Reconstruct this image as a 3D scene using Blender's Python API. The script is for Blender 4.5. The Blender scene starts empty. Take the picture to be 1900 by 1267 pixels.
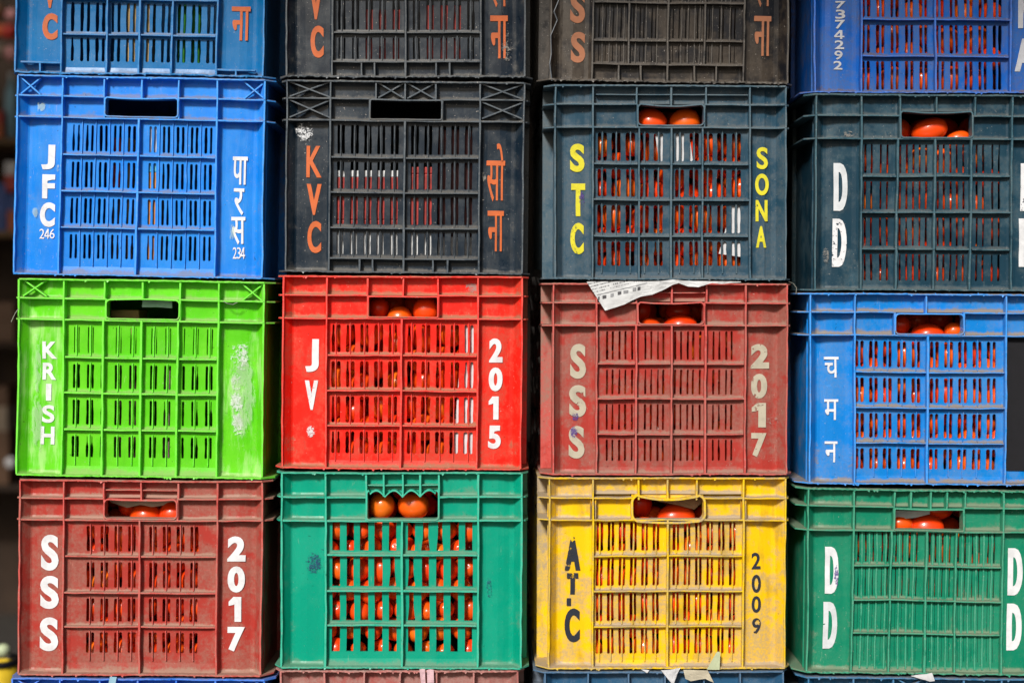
import bpy, math, random
from mathutils import Vector, Matrix, noise, Euler
R = random.Random(7)
D2R = math.radians
K = 0.000766            # metres per photo pixel on the plane of the crate fronts
CAM_D = 2.1             # camera to crate fronts
CAM_PY = 560            # photo row at the height of the lens
GROUND_PY = 1623
scene = bpy.context.scene
col = scene.collection
def X(px): return (px-950)*K
def Z(py): return (GROUND_PY-py)*K
def at(px, py, y):
    f = (CAM_D+y)/CAM_D
    return Vector(((px-950)*K*f, y, Z(CAM_PY)+(Z(py)-Z(CAM_PY))*f))

# ------------------------------------------------------------------ tags
def tag(o, label=None, cat=None, group=None, kind=None):
    if label: o['label'] = label
    if cat: o['category'] = cat
    if group: o['group'] = group
    if kind: o['kind'] = kind
    return o
def empty(name, loc=(0,0,0)):
    o = bpy.data.objects.new(name, None); col.objects.link(o)
    o.location = loc; o.empty_display_size = .05
    return o

# ------------------------------------------------------------------ mesh builder
class MB:
    def __init__(s): s.v=[]; s.f=[]; s.d=[]; s.e=[]; s.c=[]
    def vert(s, p, dust=0., edge=0., corner=0.):
        s.v.append(tuple(p)); s.d.append(dust); s.e.append(edge); s.c.append(corner); return len(s.v)-1
    def face(s, *idx): s.f.append(tuple(idx))
    def quadp(s, pts, dust=(0,0,0,0), edge=0., corner=0.):
        if not hasattr(dust,'__len__'): dust=(dust,)*len(pts)
        s.f.append(tuple(s.vert(p,dd,edge,corner) for p,dd in zip(pts,dust)))
    def grid(s, rows):          # rows: list of lists of (point,dust,edge,corner)
        idx=[[s.vert(*c) for c in r] for r in rows]
        for a,b in zip(idx[:-1], idx[1:]):
            for i in range(len(a)-1): s.f.append((a[i],a[i+1],b[i+1],b[i]))
    def build(s, name, mat, parent=None, warp=None, smooth=False):
        me = bpy.data.meshes.new(name)
        v = [warp(p) for p in s.v] if warp else s.v
        me.from_pydata(v, [], s.f)
        for an, data in (('dust',s.d),('edge',s.e),('corner',s.c)):
            a = me.attributes.new(an,'FLOAT','POINT'); a.data.foreach_set('value', data)
        if smooth: me.polygons.foreach_set('use_smooth',[True]*len(me.polygons))
        me.materials.append(mat)
        o = bpy.data.objects.new(name, me); col.objects.link(o)
        if parent: o.parent = parent
        return o

# ------------------------------------------------------------------ node helpers
def newmat(name):
    m = bpy.data.materials.new(name); m.use_nodes = True
    nt = m.node_tree; nt.nodes.clear()
    out = nt.nodes.new('ShaderNodeOutputMaterial'); b = nt.nodes.new('ShaderNodeBsdfPrincipled')
    nt.links.new(b.outputs[0], out.inputs[0])
    return m, nt, b, out
class N:
    def __init__(s, nt): s.nt=nt
    def new(s, t, **kw):
        n = s.nt.nodes.new(t)
        for k,v in kw.items(): setattr(n,k,v)
        return n
    def lk(s, a, b): s.nt.links.new(a, b)
    def set(s, sock, v):
        if hasattr(v,'links') or isinstance(v, bpy.types.NodeSocket): s.lk(v, sock)
        else: sock.default_value = v
    def math(s, op, a, b=0., clamp=False):
        n = s.new('ShaderNodeMath', operation=op, use_clamp=clamp); s.set(n.inputs[0],a); s.set(n.inputs[1],b); return n.outputs[0]
    def mix(s, f, a, b):
        n = s.new('ShaderNodeMix', data_type='RGBA'); s.set(n.inputs[0],f)
        s.set(n.inputs[6], a if not isinstance(a,tuple) else (*a[:3],1)); s.set(n.inputs[7], b if not isinstance(b,tuple) else (*b[:3],1)); return n.outputs[2]
    def noise(s, vec, scale, detail=4, rough=.6, dist=0.):
        n = s.new('ShaderNodeTexNoise'); s.lk(vec,n.inputs['Vector']); n.inputs['Scale'].default_value=scale
        n.inputs['Detail'].default_value=detail; n.inputs['Roughness'].default_value=rough; n.inputs['Distortion'].default_value=dist
        return n.outputs[0]
    def ramp(s, f, a, b):       # smoothstep from a to b
        n = s.new('ShaderNodeMapRange', interpolation_type='SMOOTHSTEP'); s.set(n.inputs[0],f)
        n.inputs[1].default_value=a; n.inputs[2].default_value=b; return n.outputs[0]
    def coords(s, loc, scale=(1,1,1)):
        t = s.new('ShaderNodeTexCoord'); m = s.new('ShaderNodeMapping')
        m.inputs['Location'].default_value=loc; m.inputs['Scale'].default_value=scale
        s.lk(t.outputs['Object'], m.inputs['Vector']); return m.outputs[0]
    def attr(s, name):
        n = s.new('ShaderNodeAttribute'); n.attribute_name=name; return n.outputs['Fac']
def lin(r,g,b):
    f=lambda c:(c/255/12.92) if c/255<=.04045 else ((c/255+.055)/1.055)**2.4
    return (f(r),f(g),f(b))

def plastic(name, base, alt, dustc=(.24,.19,.145), dust=1., film=.35, scuff=0., scuffc=(.7,.75,.6), rough=.42, specks=.5, edgec=None, gloss=.0):
    m, nt, b, out = newmat(name); n = N(nt)
    L = tuple(R.uniform(-20,20) for _ in range(3))
    co = n.coords(L); cs = n.coords(L,(1,1,.18)); ch = n.coords(L,(.25,.5,1))
    big = n.noise(co, 9, 3, .6); mid = n.noise(co, 38, 6, .68); fine = n.noise(co, 240, 5, .7)
    vst = n.noise(cs, 70, 4, .6); hst = n.noise(ch, 260, 2, .5)
    c = n.mix(n.ramp(n.math('ADD', n.math('MULTIPLY',big,.6), n.math('MULTIPLY',mid,.4)), .42,.6), base, alt)
    # pale rib edges: wear, plus caught light painted into the colour
    ec = edgec or tuple(min(1,x*1.5+.06) for x in base)
    c = n.mix(n.math('MULTIPLY', n.attr('edge'), n.ramp(mid,.25,.5)), c, ec)
    chip=n.math('MULTIPLY', n.attr('edge'), n.math('MULTIPLY', n.ramp(fine,.56,.64), .55))
    c = n.mix(chip, c, tuple(min(.8,x*.7+.22) for x in base))
    # dust film, patchy with wiped places
    f1 = n.math('MULTIPLY', n.ramp(n.math('ADD', n.math('MULTIPLY',mid,.6), n.math('MULTIPLY',big,.4)), .44,.54), min(1,film*1.25))
    f1 = n.math('MULTIPLY', f1, n.ramp(fine,.2,.7))
    # dust settled in corners / on ledges
    dd = n.math('ADD', n.attr('dust'), n.math('MULTIPLY', n.math('SUBTRACT', mid, .5), 1.5))
    dd = n.math('ADD', dd, n.math('MULTIPLY', n.math('SUBTRACT', fine, .5), .7))
    f2 = n.math('MULTIPLY', n.ramp(dd,.28,.8), dust)
    fd = n.math('MAXIMUM', f1, f2, True)
    c = n.mix(fd, c, dustc)
    if scuff>0:
        k = n.math('MULTIPLY', n.attr('corner'), n.math('MULTIPLY', n.ramp(n.math('ADD', n.math('MULTIPLY',vst,.6), n.math('MULTIPLY',big,.4)), .5,.62), scuff))
        c = n.mix(k, c, scuffc)
    # broad runs of grime and pale rubbed scratches
    gr = n.math('MULTIPLY', n.ramp(n.math('ADD', n.math('MULTIPLY',vst,.5), n.math('MULTIPLY',n.noise(co,16,4,.6),.5)), .53,.66), film*.9+.08)
    c = n.mix(gr, c, tuple(x*.45+y*.12 for x,y in zip(base,dustc)))
    cr = n.coords(L,(1,1,.12)); rub=n.math('MULTIPLY', n.math('MULTIPLY', n.ramp(n.noise(cr,520,3,.55),.63,.72), n.ramp(n.noise(co,26,3,.6),.50,.62)), .35+.3*specks)
    c = n.mix(rub, c, tuple(x*.6+y*1.1 for x,y in zip(base,dustc)))
    # pale specks, scratches and dark spots
    sp = n.math('MULTIPLY', n.ramp(n.noise(co, 420, 2, .5), .70,.76), specks)
    c = n.mix(sp, c, (.5,.46,.42))
    sc = n.math('MULTIPLY', n.math('MULTIPLY', n.ramp(hst,.66,.72), n.ramp(big,.48,.6)), specks*.35)
    c = n.mix(sc, c, tuple(min(1,x*1.5+.08) for x in base))
    dk = n.math('MULTIPLY', n.ramp(n.noise(co, 170, 2, .5), .71,.77), .55)
    c = n.mix(dk, c, tuple(x*.25+.005 for x in base))
    n.lk(c, b.inputs['Base Color'])
    r = n.math('ADD', n.math('MULTIPLY', fd, .35), n.math('ADD', rough-.12, n.math('MULTIPLY', mid, .25)), True)
    n.lk(r, b.inputs['Roughness'])
    b.inputs['Specular IOR Level'].default_value=.22
    gloss=max(gloss,.08)
    if gloss: b.inputs['Coat Weight'].default_value=gloss; b.inputs['Coat Roughness'].default_value=.3
    bp = n.new('ShaderNodeBump'); bp.inputs['Strength'].default_value=.35; bp.inputs['Distance'].default_value=.0012
    hh = n.math('ADD', n.math('MULTIPLY',mid,.8), n.math('MULTIPLY',fine,.22))
    bv=n.new('ShaderNodeBevel',samples=3); bv.inputs['Radius'].default_value=.0009; n.lk(bv.outputs[0],bp.inputs['Normal']); n.lk(hh, bp.inputs['Height']); n.lk(bp.outputs[0], b.inputs['Normal'])
    return m

def paint(name, colr, wear=.15, scale=120, rough=.5, radial=False, streak=False, op=1.):
    m, nt, b, out = newmat(name); n = N(nt)
    L = tuple(R.uniform(-20,20) for _ in range(3))
    co = n.coords(L, (1,1,.35) if streak else (1,1,1))
    nz = n.noise(co, scale, 6, .65, .6); n2 = n.noise(co, 22, 3, .6)
    t = n.math('ADD', n.math('MULTIPLY', nz,.6), n.math('MULTIPLY', n2,.4))
    if radial:
        a = n.ramp(n.attr('dust'),0.,.55); t = n.math('ADD', t, n.math('MULTIPLY', a, .16))
    thr = .30+.27*wear if not radial else .615+(wear-.9)*.25
    al = n.math('MULTIPLY', n.ramp(t, thr-.015, thr+(.02 if op==1 else .09)), op)
    c = n.mix(n.ramp(n.noise(co, 60, 4, .6),.4,.7), colr, tuple(x*.82 for x in colr))
    n.lk(c, b.inputs['Base Color']); b.inputs['Roughness'].default_value=rough
    n.lk(al, b.inputs['Alpha'])
    return m

def simple(name, colr, rough=.6, var=.25, scale=30, metal=0., trans=0.):
    m, nt, b, out = newmat(name); n = N(nt)
    co = n.coords((R.uniform(-9,9),0,0))
    c = n.mix(n.ramp(n.noise(co, scale, 4, .6),.35,.68), colr, tuple(x*(1-var) for x in colr))
    n.lk(c, b.inputs['Base Color']); b.inputs['Roughness'].default_value=rough; b.inputs['Metallic'].default_value=metal
    return m

def tomato_mat():
    m, nt, b, out = newmat('tomato_skin'); n = N(nt)
    oi = n.new('ShaderNodeObjectInfo'); co = n.coords((0,0,0))
    at_ = n.attr('edge')      # per-vertex random for the pile
    rnd = n.math('FRACT', n.math('ADD', oi.outputs['Random'], at_))
    c = n.mix(rnd, (.93,.035,.004), (.97,.15,.006))
    c = n.mix(n.ramp(rnd,.85,1.), c, (.95,.20,.010))
    c = n.mix(n.math('MULTIPLY', n.ramp(n.noise(co, 34, 3, .5),.45,.7), .4), c, (.92,.13,.008))
    c = n.mix(n.math('MULTIPLY', n.ramp(n.noise(co, 500, 2, .5),.64,.72), .35), c, (.75,.35,.1))
    n.lk(c, b.inputs['Base Color']); b.inputs['Roughness'].default_value=.28
    b.inputs['Specular IOR Level'].default_value=.3
    b.inputs['Subsurface Weight'].default_value=.0
    b.inputs['Coat Weight'].default_value=.5; b.inputs['Coat Roughness'].default_value=.12
    bp = n.new('ShaderNodeBump'); bp.inputs['Strength'].default_value=.12; bp.inputs['Distance'].default_value=.001
    n.lk(n.noise(co, 60, 3, .5), bp.inputs['Height']); n.lk(bp.outputs[0], b.inputs['Normal'])
    return m
TOM = tomato_mat()
SCAR = simple('stem_scar_tan', (.30,.26,.10), .8, .5, 300)

# ------------------------------------------------------------------ lettering
def glyph(ch, w, h, off):
    """outline of one letter drawn w x h units with its strokes fattened by off on each side"""
    if ch=='1':
        k=w
        vs=[(0,h*.80),(k*.36,h),(k*.98,h),(k*.98,0),(k*.46,0),(k*.46,h*.70),(k*.22,h*.66),(0,h*.64)]
        return vs,[tuple(range(len(vs)))[::-1]]
    if ch=='4':
        t=.2*w+off*1.2; x1=w*.80; x0=x1-t; y0=h*.20; y1=y0+h*.16
        vs=[(x0,0),(x1,0),(x1,y0),(w,y0),(w,y1),(x1,y1),(x1,h),(x0-w*.06,h),(0,y1+h*.03),(0,y0),(x0,y0), (x0,y1),(x0,h*.70),(w*.22+0,y1)]
        return vs,[(0,1,2,10),(2,3,4,5,11,10),(10,11,13,8,9),(8,13,12,7),(12,11,5,6),(7,12,6)]
    if ch=='I':
        return [(0,0),(w,0),(w,h),(0,h)],[(0,1,2,3)]
    cu = bpy.data.curves.new('t','FONT'); cu.body=ch; cu.size=1; cu.resolution_u=5; cu.dimensions='2D'
    o = bpy.data.objects.new('t',cu); col.objects.link(o)
    dg = bpy.context.evaluated_depsgraph_get(); c2=o.evaluated_get(dg).to_curve(dg).copy()
    pts=[]
    for sp in c2.splines:
        if sp.type=='BEZIER':
            for p in sp.bezier_points: p.handle_left_type='FREE'; p.handle_right_type='FREE'; pts.append(p.co.xy)
        else:
            for p in sp.points: pts.append(p.co.xy)
    x0=min(p[0] for p in pts); x1=max(p[0] for p in pts); y0=min(p[1] for p in pts); y1=max(p[1] for p in pts)
    sx=(w-2*off)/(x1-x0)/w; sy=(h-2*off)/(y1-y0)/w
    f=lambda v: ((v[0]-x0)*sx,(v[1]-y0)*sy,0)
    for sp in c2.splines:
        if sp.type=='BEZIER':
            for p in sp.bezier_points:
                a,b,c=f(p.handle_left),f(p.co),f(p.handle_right); p.handle_left=a; p.co=b; p.handle_right=c
        else:
            for p in sp.points: p.co=(*f(p.co)[:2],0,1)
    c2.offset=off/w; c2.dimensions='2D'; c2.fill_mode='FRONT' if False else 'BOTH'; c2.resolution_u=5
    o2=bpy.data.objects.new('t2',c2); col.objects.link(o2); dg = bpy.context.evaluated_depsgraph_get()
    me=bpy.data.meshes.new_from_object(o2.evaluated_get(dg))
    vs=[(v.co.x,v.co.y) for v in me.vertices]; fs=[tuple(p.vertices) for p in me.polygons]
    for q in (o,o2): bpy.data.objects.remove(q)
    bpy.data.meshes.remove(me); bpy.data.curves.remove(c2); bpy.data.curves.remove(cu)
    x0=min(v[0] for v in vs); x1=max(v[0] for v in vs); y0=min(v[1] for v in vs); y1=max(v[1] for v in vs)
    return [((x-x0)/(x1-x0)*w,(y-y0)/(y1-y0)*h) for x,y in vs],fs

# ------------------------------------------------------------------ crates
def make_crate(S):
    s=S['s']; ox,oy=S['off']
    cx=lambda x: ox+x*s
    cy=lambda y: oy+y*s
    L0,R0=cx(S['L']),cx(S['R']); TL,TR=cy(S['T'][0]),cy(S['T'][1]); BL,BR=cy(S['B'][0]),cy(S['B'][1])
    roll=math.atan2(((TR-TL)+(BR-BL))/2, R0-L0); c_,s_=math.cos(roll),math.sin(roll)
    W=(R0-L0)/c_; H=((BL-TL)+(BR-TR))/2*c_ ; H = (BL+BR-TL-TR)/2
    def uv(x,y):
        dx=cx(x)-L0; dy=cy(y)-TL
        return dx*c_+dy*s_, -dx*s_+dy*c_
    # base centre
    bx=L0+ (W/2)*c_ - H*s_; by=TL+(W/2)*s_+H*c_
    root=empty('plastic_crate',(X(bx), S.get('y',0.), Z(by)))
    root.rotation_euler=(0,roll,D2R(S.get('yaw',0)))
    tag(root,S['label'],'crate','plastic crates stacked in columns')
    seed=Vector((R.uniform(0,50),R.uniform(0,50),R.uniform(0,50)))
    wa=S.get('warp',1.)
    def P(u,v,y=0.): return ((u-W/2)*K, y, (H-v)*K)
    def warp(p):
        q=Vector((p[0],0,p[2])); q1=q*7+seed; q2=q*42+seed
        fr=max(0,1-p[1]/.05) if p[1]>0 else 1
        a=noise.noise_vector(q1)*.0014*wa; b=noise.noise_vector(q2)*.00055*wa
        return (p[0]+(a.x+b.x)*fr, p[1]+(a.y+b.y)*.9*fr, p[2]+(a.z+b.z)*fr*(.8))
    mat=S['mat']; w=S.get('rw',3.0)
    rnd=random.Random(int(L0*7+TL))
    fm=MB()
    def hrib(mb,u0,u1,v,y0=0.,y1=.014,t=None,dust=1.,flake=0.):
        t=t or w; n=max(2,int((u1-u0)/22)); rows=[[],[],[],[]]
        for i in range(n+1):
            u=u0+(u1-u0)*i/n; j=rnd.uniform(-.35,.35); tt=t*(1+rnd.uniform(-.15,.15))
            rows[0].append((P(u,v-tt/2+j,y1),dust,0,0)); rows[1].append((P(u,v-tt/2+j,y0),dust*.75,.8,0))
            rows[2].append((P(u,v+tt/2+j,y0),.12,1,0)); rows[3].append((P(u,v+tt/2+j,y1),.1,0,0))
        # hard edges: separate strips
        for a,b in ((0,1),(1,2),(2,3)): mb.grid([rows[a],rows[b]])
        for e in (0,-1):
            q=[rows[k][e][0] for k in range(4)]; mb.quadp(q if e==0 else q[::-1],.2,.5)
    def vrib(mb,u,v0,v1,y0=0.,y1=.014,t=None,lean=0.,dust=.3):
        t=t or w; n=max(2,int((v1-v0)/20)); rows=[[],[],[],[]]
        for i in range(n+1):
            f=i/n; v=v0+(v1-v0)*f; uu=u+lean*f+rnd.uniform(-.4,.4); tt=t*(1+rnd.uniform(-.18,.18)); db=dust*(.4+.9*f)
            rows[0].append((P(uu-tt/2,v,y1),db,0,0)); rows[1].append((P(uu-tt/2,v,y0),.1,.8,0))
            rows[2].append((P(uu+tt/2,v,y0),.1,1,0)); rows[3].append((P(uu+tt/2,v,y1),db,0,0))
        for a,b in ((1,0),(2,1),(3,2)): mb.grid([rows[a],rows[b]])
        for e in (0,-1):
            q=[rows[k][e][0] for k in range(4)]; mb.quadp(q if e else q[::-1],.3,.5)
    def panel(mb,u0,v0,u1,v1,dep=.013,fil=.0028,nx=0):
        us=[u0,u0+2.5,u0+6,(u0*.66+u1*.34),(u0*.34+u1*.66),u1-6,u1-2.5,u1]; vs=[v0,v0+3,v0+7,(v0+v1)/2,v1-9,v1-5,v1-2,v1]
        rows=[]
        for v in vs:
            r=[]
            for u in us:
                e=min(u-u0,u1-u,v-v0,v1-v); d=dep-fil*max(0,1-e/6)**2
                dv=v1-v; db=max(0,1-dv/11)*.95+.25*max(0,1-(v1-v)/max(10,(v1-v0))); dh=.55*max(0,1-min(u-u0,u1-u)/7)*(.4+.6*(v-v0)/(v1-v0))
                r.append((P(u,v,d),max(db,dh),0,0))
            rows.append(r)
        mb.grid(rows)
    def cornerpanel(mb,u0,u1,v0,v1,left=True):
        pw=u1-u0; prof=[(1,.0015,.2),(4,.0035,.35),(15,.0155,.3),(18,.0168,.42),(24,.0168,.3),(34,.0150,.08),(pw*.55,.0138,.04),(pw-14,.0140,.06),(pw-6,.0132,.3),(pw-1,.0105,.4)]
        h=v1-v0; vs=[v0,v0+3,v0+8]+[v0+8+(h-20)*i/5 for i in range(1,5)]+[v1-12,v1-6,v1-2.5,v1]
        rows=[]
        for v in vs:
            r=[]
            for a,d,du in prof:
                u=u0+a if left else u1-a
                db=max(0,1-(v1-v)/13)*.95; dd=d-.0035*max(0,1-(v1-v)/6)**2-.002*max(0,1-(v-v0)/6)**2
                r.append((P(u,v,dd),max(db,du*(.5+.5*(v-v0)/h)),0,1.))
            if not left: r=r[::-1]
            rows.append(r)
        mb.grid(rows)
    t1=uv(S['L'],S['t1'])[1]; t2=uv(S['L'],S['t2'])[1]
    U=lambda x: cx(x)-L0
    ci,cj=U(S['ci'][0]),U(S['ci'][1])           # inner edges of the two corner columns
    top=2.5; bot=H-3
    # corner columns
    for (a,b,lf) in ((0,ci,True),(cj,W,False)):
        cornerpanel(fm,a,b,top,t1,lf); cornerpanel(fm,a,b,t1,t2,lf); cornerpanel(fm,a,b,t2,bot,lf)
    vrib(fm,1.2,top,bot,-.0006,.012,lean=0); vrib(fm,W-1.2,top,bot,-.0006,.012)
    for k,u in enumerate((ci,cj)): vrib(fm,u,top,bot,-.0004,.015,dust=.5)
    # tier ribs
    hx0,hy0=uv(S['h'][0],S['h'][1]); hx1,hy1=uv(S['h'][2],S['h'][3])
    hu0,hu1=S.get('hc',(None,None))
    hu0=hx0-2 ; hu1=hx1+2
    hd=S.get('t_in',0)
    hrib(fm,hd,hu0,t1); hrib(fm,hu1,W-hd,t1); hrib(fm,hd,W-hd,t2,0.0002)
    # top tier verticals & panels
    tv=[ci]+[U(x) for x in S['tv']]+[cj]
    hv=min(hy0-2.5,t1)                            # lower limit of the centre panels
    for a,b in zip(tv[:-1],tv[1:]):
        inside = a>hu0-6 and b<hu1+6
        lo = hv if (b>hu0+3 and a<hu1-3) else t1
        panel(fm,a,top,b,lo)
    for u in tv[1:-1]:
        vrib(fm,u,top,(hy0+S['h'][5]*.8) if hu0+6<u<hu1-6 else t1,.0003,.014)
    for (xa,xb,y) in S.get('xh',[]):              # thin extra bars
        v=uv(S['L'],y)[1]; hrib(fm,U(xa),U(xb),v,.0035,.013,t=2.)
    # second tier panels
    t2v=[ci]+[U(x) for x in S['t2v']]
    t2l=[u for u in t2v if u<hu0+8]; t2r=[u for u in [U(x) for x in S['t2v']] if u>hu1-8]+[cj]
    ls=[ci]+[u for u in t2l[1:] if u<hu0-8]+[hu0]
    rs=[hu1]+[u for u in t2r[:-1] if u>hu1+8]+[cj]
    for q in (ls,rs):
        for a,b in zip(q[:-1],q[1:]): panel(fm,a,t1,b,t2)
        for u in q[1:-1]: vrib(fm,u,t1,t2,.0003,.014)
    vrib(fm,hu0,t1,t2,.0003,.014); vrib(fm,hu1,t1,t2,.0003,.014)
    # X braces
    for (x0,y0,x1,y1) in S.get('X',[]):
        ua,va=uv(x0,y0); ub,vb=uv(x1,y1)
        for (p,q) in (((ua,va),(ub,vb)),((ua,vb),(ub,va))):
            dx,dy=q[0]-p[0],q[1]-p[1]; l=math.hypot(dx,dy); nx,ny=-dy/l*1.3,dx/l*1.3
            if ny>0: nx,ny=-nx,-ny
            a=[P(p[0]+nx,p[1]+ny,.012),P(q[0]+nx,q[1]+ny,.012)]; b=[P(p[0]+nx,p[1]+ny,.0035),P(q[0]+nx,q[1]+ny,.0035)]
            c=[P(p[0]-nx,p[1]-ny,.0035+.0002*(p[1]>q[1])),P(q[0]-nx,q[1]-ny,.0035+.0002*(p[1]>q[1]))]; d=[P(p[0]-nx,p[1]-ny,.012),P(q[0]-nx,q[1]-ny,.012)]
            fm.quadp([a[0],b[0],b[1],a[1]],.7,.5); fm.quadp([b[0],c[0],c[1],b[1]],.2,1.); fm.quadp([c[0],d[0],d[1],c[1]],0,.3)
    # grid of slotted cells
    gv=[ci]+[U(x) for x in S['gv']]+[cj]
    gx=S['ci'][0]
    rows=[t2]+[uv(gx,y)[1] for y in S['rows']]+[bot]
    extra=S.get('foot')                            # small cells under the grid
    slots=sorted(U(x) for x in S['slots']); sw=S['sw']*s/2*(1.12 if not S.get('square') else 1)
    cl=S.get('close',[1]*6); mt,mb_=S.get('mt',11),S.get('mb',7.5)
    gd=.0095
    for ri in range(len(rows)-1):
        r0,r1=rows[ri],rows[ri+1]
        last=ri==len(rows)-2
        isfoot=last and extra
        if isfoot:
            fv=[ci]+[U(x) for x in extra]+[cj]
            for a,b in zip(fv[:-1],fv[1:]): panel(fm,a,r0,b,r1)
            for u in fv[1:-1]: vrib(fm,u,r0,r1,.0006,.014,t=w)
            continue
        st=r0+S.get('mt',11); sb=r1-(S['mbl'] if last else mb_)
        cw=cl[min(ri,len(cl)-1)]
        for a,b in zip(gv[:-1],gv[1:]):
            ss=[u for u in slots if a+w/2+1<u<b-w/2-1]
            zl=[st,st+sw*.35,st+sw,st+(sb-st)*.3,st+(sb-st)*.5,st+(sb-st)*.7,sb-sw,sb-sw*.35,sb]
            if S.get('square'): zl=[st,st+.05,st+.3,st+(sb-st)*.5,sb-.3,sb-.05,sb]
            def outl():
                base=cw*(1+rnd.uniform(-.12,.12)); o=[]
                fl=rnd.random()<S.get('flash',.15)
                for i,z in enumerate(zl):
                    k=0 if i in(0,len(zl)-1) else (.75 if i in(1,len(zl)-2) else 1)
                    if S.get('square'): k=1
                    j=1+rnd.uniform(-.14,.14)*(0 if S.get('square') else 1)
                    if fl and i<=3: j*=(.35 if S['key']=='c12' else .62)
                    o.append((sw*base*k*j, sw*base*k*(j+rnd.uniform(-.1,.1)*(not S.get('square')))))
                return o
            outs=[outl() for _ in ss]
            lft=[[a]*len(zl)]+[[u+o[i][1] for i in range(len(zl))] for u,o in zip(ss,outs)]
            rgt=[[u-o[i][0] for i in range(len(zl))] for u,o in zip(ss,outs)]+[[b]*len(zl)]
            for k,(A,B) in enumerate(zip(lft,rgt)):
                rr=[]
                first=k==0; lastc=k==len(rgt)-1
                zz=[(r0,0),(r0+3,0),(st-.02,0)]+[(z,i) for i,z in enumerate(zl)]+[(sb+.02,len(zl)-1),((sb+r1)/2,len(zl)-1),(r1,len(zl)-1)]
                for (z,i) in zz:
                    ua,ub=A[i],B[i]
                    if z<st or z>sb:
                        if not first: ua=ss[k-1]
                        if not lastc: ub=ss[k]
                    if first and lastc: pts=[0,.05,.5,.95,1]
                    elif first: pts=[0,.3,.7,1]
                    elif lastc: pts=[0,.3,.7,1]
                    else: pts=[0,.5,1]
                    line=[]
                    for f in pts:
                        u=ua+(ub-ua)*f
                        em=min(u-a,b-u); ev=min(z-r0,r1-z)
                        dep=gd-.0022*max(0,1-min(em,ev)/5)**2
                        du=max(max(0,1-(r1-z)/12)*.95, .5*max(0,1-em/8)*(.4+.6*(z-r0)/(r1-r0)), .15*(z-r0)/(r1-r0))
                        line.append((P(u,z,dep),du,0,0))
                    rr.append(line)
                fm.grid(rr)
            # slot inner walls
            for u,o in zip(ss,outs):
                for sd in (0,1):
                    line1=[];line2=[]
                    for i,z in enumerate(zl):
                        uu=u-o[i][0] if sd==0 else u+o[i][1]
                        line1.append((P(uu,z,gd),.2,.6,0)); line2.append((P(uu,z,gd+.0028),.1,0,0))
                    fm.grid([line1,line2] if sd==0 else [line2,line1])
                if S.get('square'):
                    for z in (zl[0],zl[-1]): fm.quadp([P(u-sw,z,gd),P(u+sw,z,gd),P(u+sw,z,gd+.0028),P(u-sw,z,gd+.0028)],.4,.3)
            # fine ribs
            for x in S.get('fr',[]):
                u=U(x)
                if a+4<u<b-4: vrib(fm,u,r0+(2 if S.get('frfull') else mt-3),sb+(14 if last else 5),gd-.0024,gd+.0005,t=S.get('frt',1.7),dust=.5)
        # ribs
    for ri,v in enumerate(rows[1:-1]):
        if extra and ri==len(rows)-3: hrib(fm,ci,cj,v,0.,.013)
        elif ri==1 : hrib(fm,ci,cj,v,.0002,.012)
        else:
            for a,b in zip(gv[:-1],gv[1:]): hrib(fm,a+2.5,b-2.5,v,.0016,.012)
    for x in S['gv']:
        major = x in S.get('major',S['gv'])
        vrib(fm,U(x),t2,(rows[-2] if extra and not major else bot),(-.0002 if major else .0007),.013,t=w*(1.15 if major else 1),lean=-S.get('gl',0),dust=.5)
    for (x0,x1,v,xs) in S.get('cf',[]):            # little feet cells in the corner columns
        vv=uv(S['L'],v)[1]; hrib(fm,U(x0),U(x1),vv,.001,.013)
        for x in xs: vrib(fm,U(x),vv,bot,.001,.013)
    # handle surround: plate between cell edge and hole + collar
    rr_=S['h'][4]; amp=S['h'][5]; kind=S['h'][6] if len(S['h'])>6 else 'sag'; bb=S['h'][7] if len(S['h'])>7 else 0
    def outline(off=0.,n=(20 if kind=='sag' else 64)):
        pts=[]; a0,a1,b0,b1=hx0-off,hx1+off,hy0-off,hy1+off; r=rr_+off
        for i in range(n+1):
            f=i/n; u=a0+r+(a1-a0-2*r)*f
            g=(u-hx0)/(hx1-hx0)
            if kind=='sag': dv=amp*math.sin(math.pi*min(1,max(0,g)))
            else: dv=amp*(1-abs(math.sin(math.pi*4*min(1,max(0,g)))))
            pts.append((u,b0+dv))
        def arc(cxx,cyy,s0):
            for i in range(1,5):
                t=math.radians(s0+90*i/5); pts.append((cxx+r*math.cos(t),cyy+r*math.sin(t)))
        arc(a1-r,b0+r,-90); pts.append((a1,b0+r)); pts.append((a1,b1-r)); arc(a1-r,b1-r,0)
        for i in range(n+1):
            f=i/n; pts.append((a1-r-(a1-a0-2*r)*f, b1+bb*math.sin(math.pi*f)))
        arc(a0+r,b1-r,90); pts.append((a0,b1-r)); pts.append((a0,b0+r)); arc(a0+r,b0+r,180)
        return pts
    inn=outline(0); out_=outline(S.get('hw',2.6))
    # plate
    cxm,cym=(hx0+hx1)/2,(hy0+hy1)/2; ru0,ru1,rv0,rv1=hu0,hu1,hv,t2
    n=len(inn); rect=[]
    for (u,v) in out_:
        du,dv=u-cxm,v-cym
        k=min((((ru1-cxm) if du>0 else (cxm-ru0))/abs(du)) if abs(du)>1e-6 else 1e9, (((rv1-cym) if dv>0 else (cym-rv0))/abs(dv)) if abs(dv)>1e-6 else 1e9)
        k=max(k,1.0); rect.append((cxm+du*k,cym+dv*k))
    hm=MB()
    fm.grid([[(P(u,v,.0135),.3,0,0) for (u,v) in rect+rect[:1]],[(P(u,v,.0125),.3,0,0) for (u,v) in out_+out_[:1]]])
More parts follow.
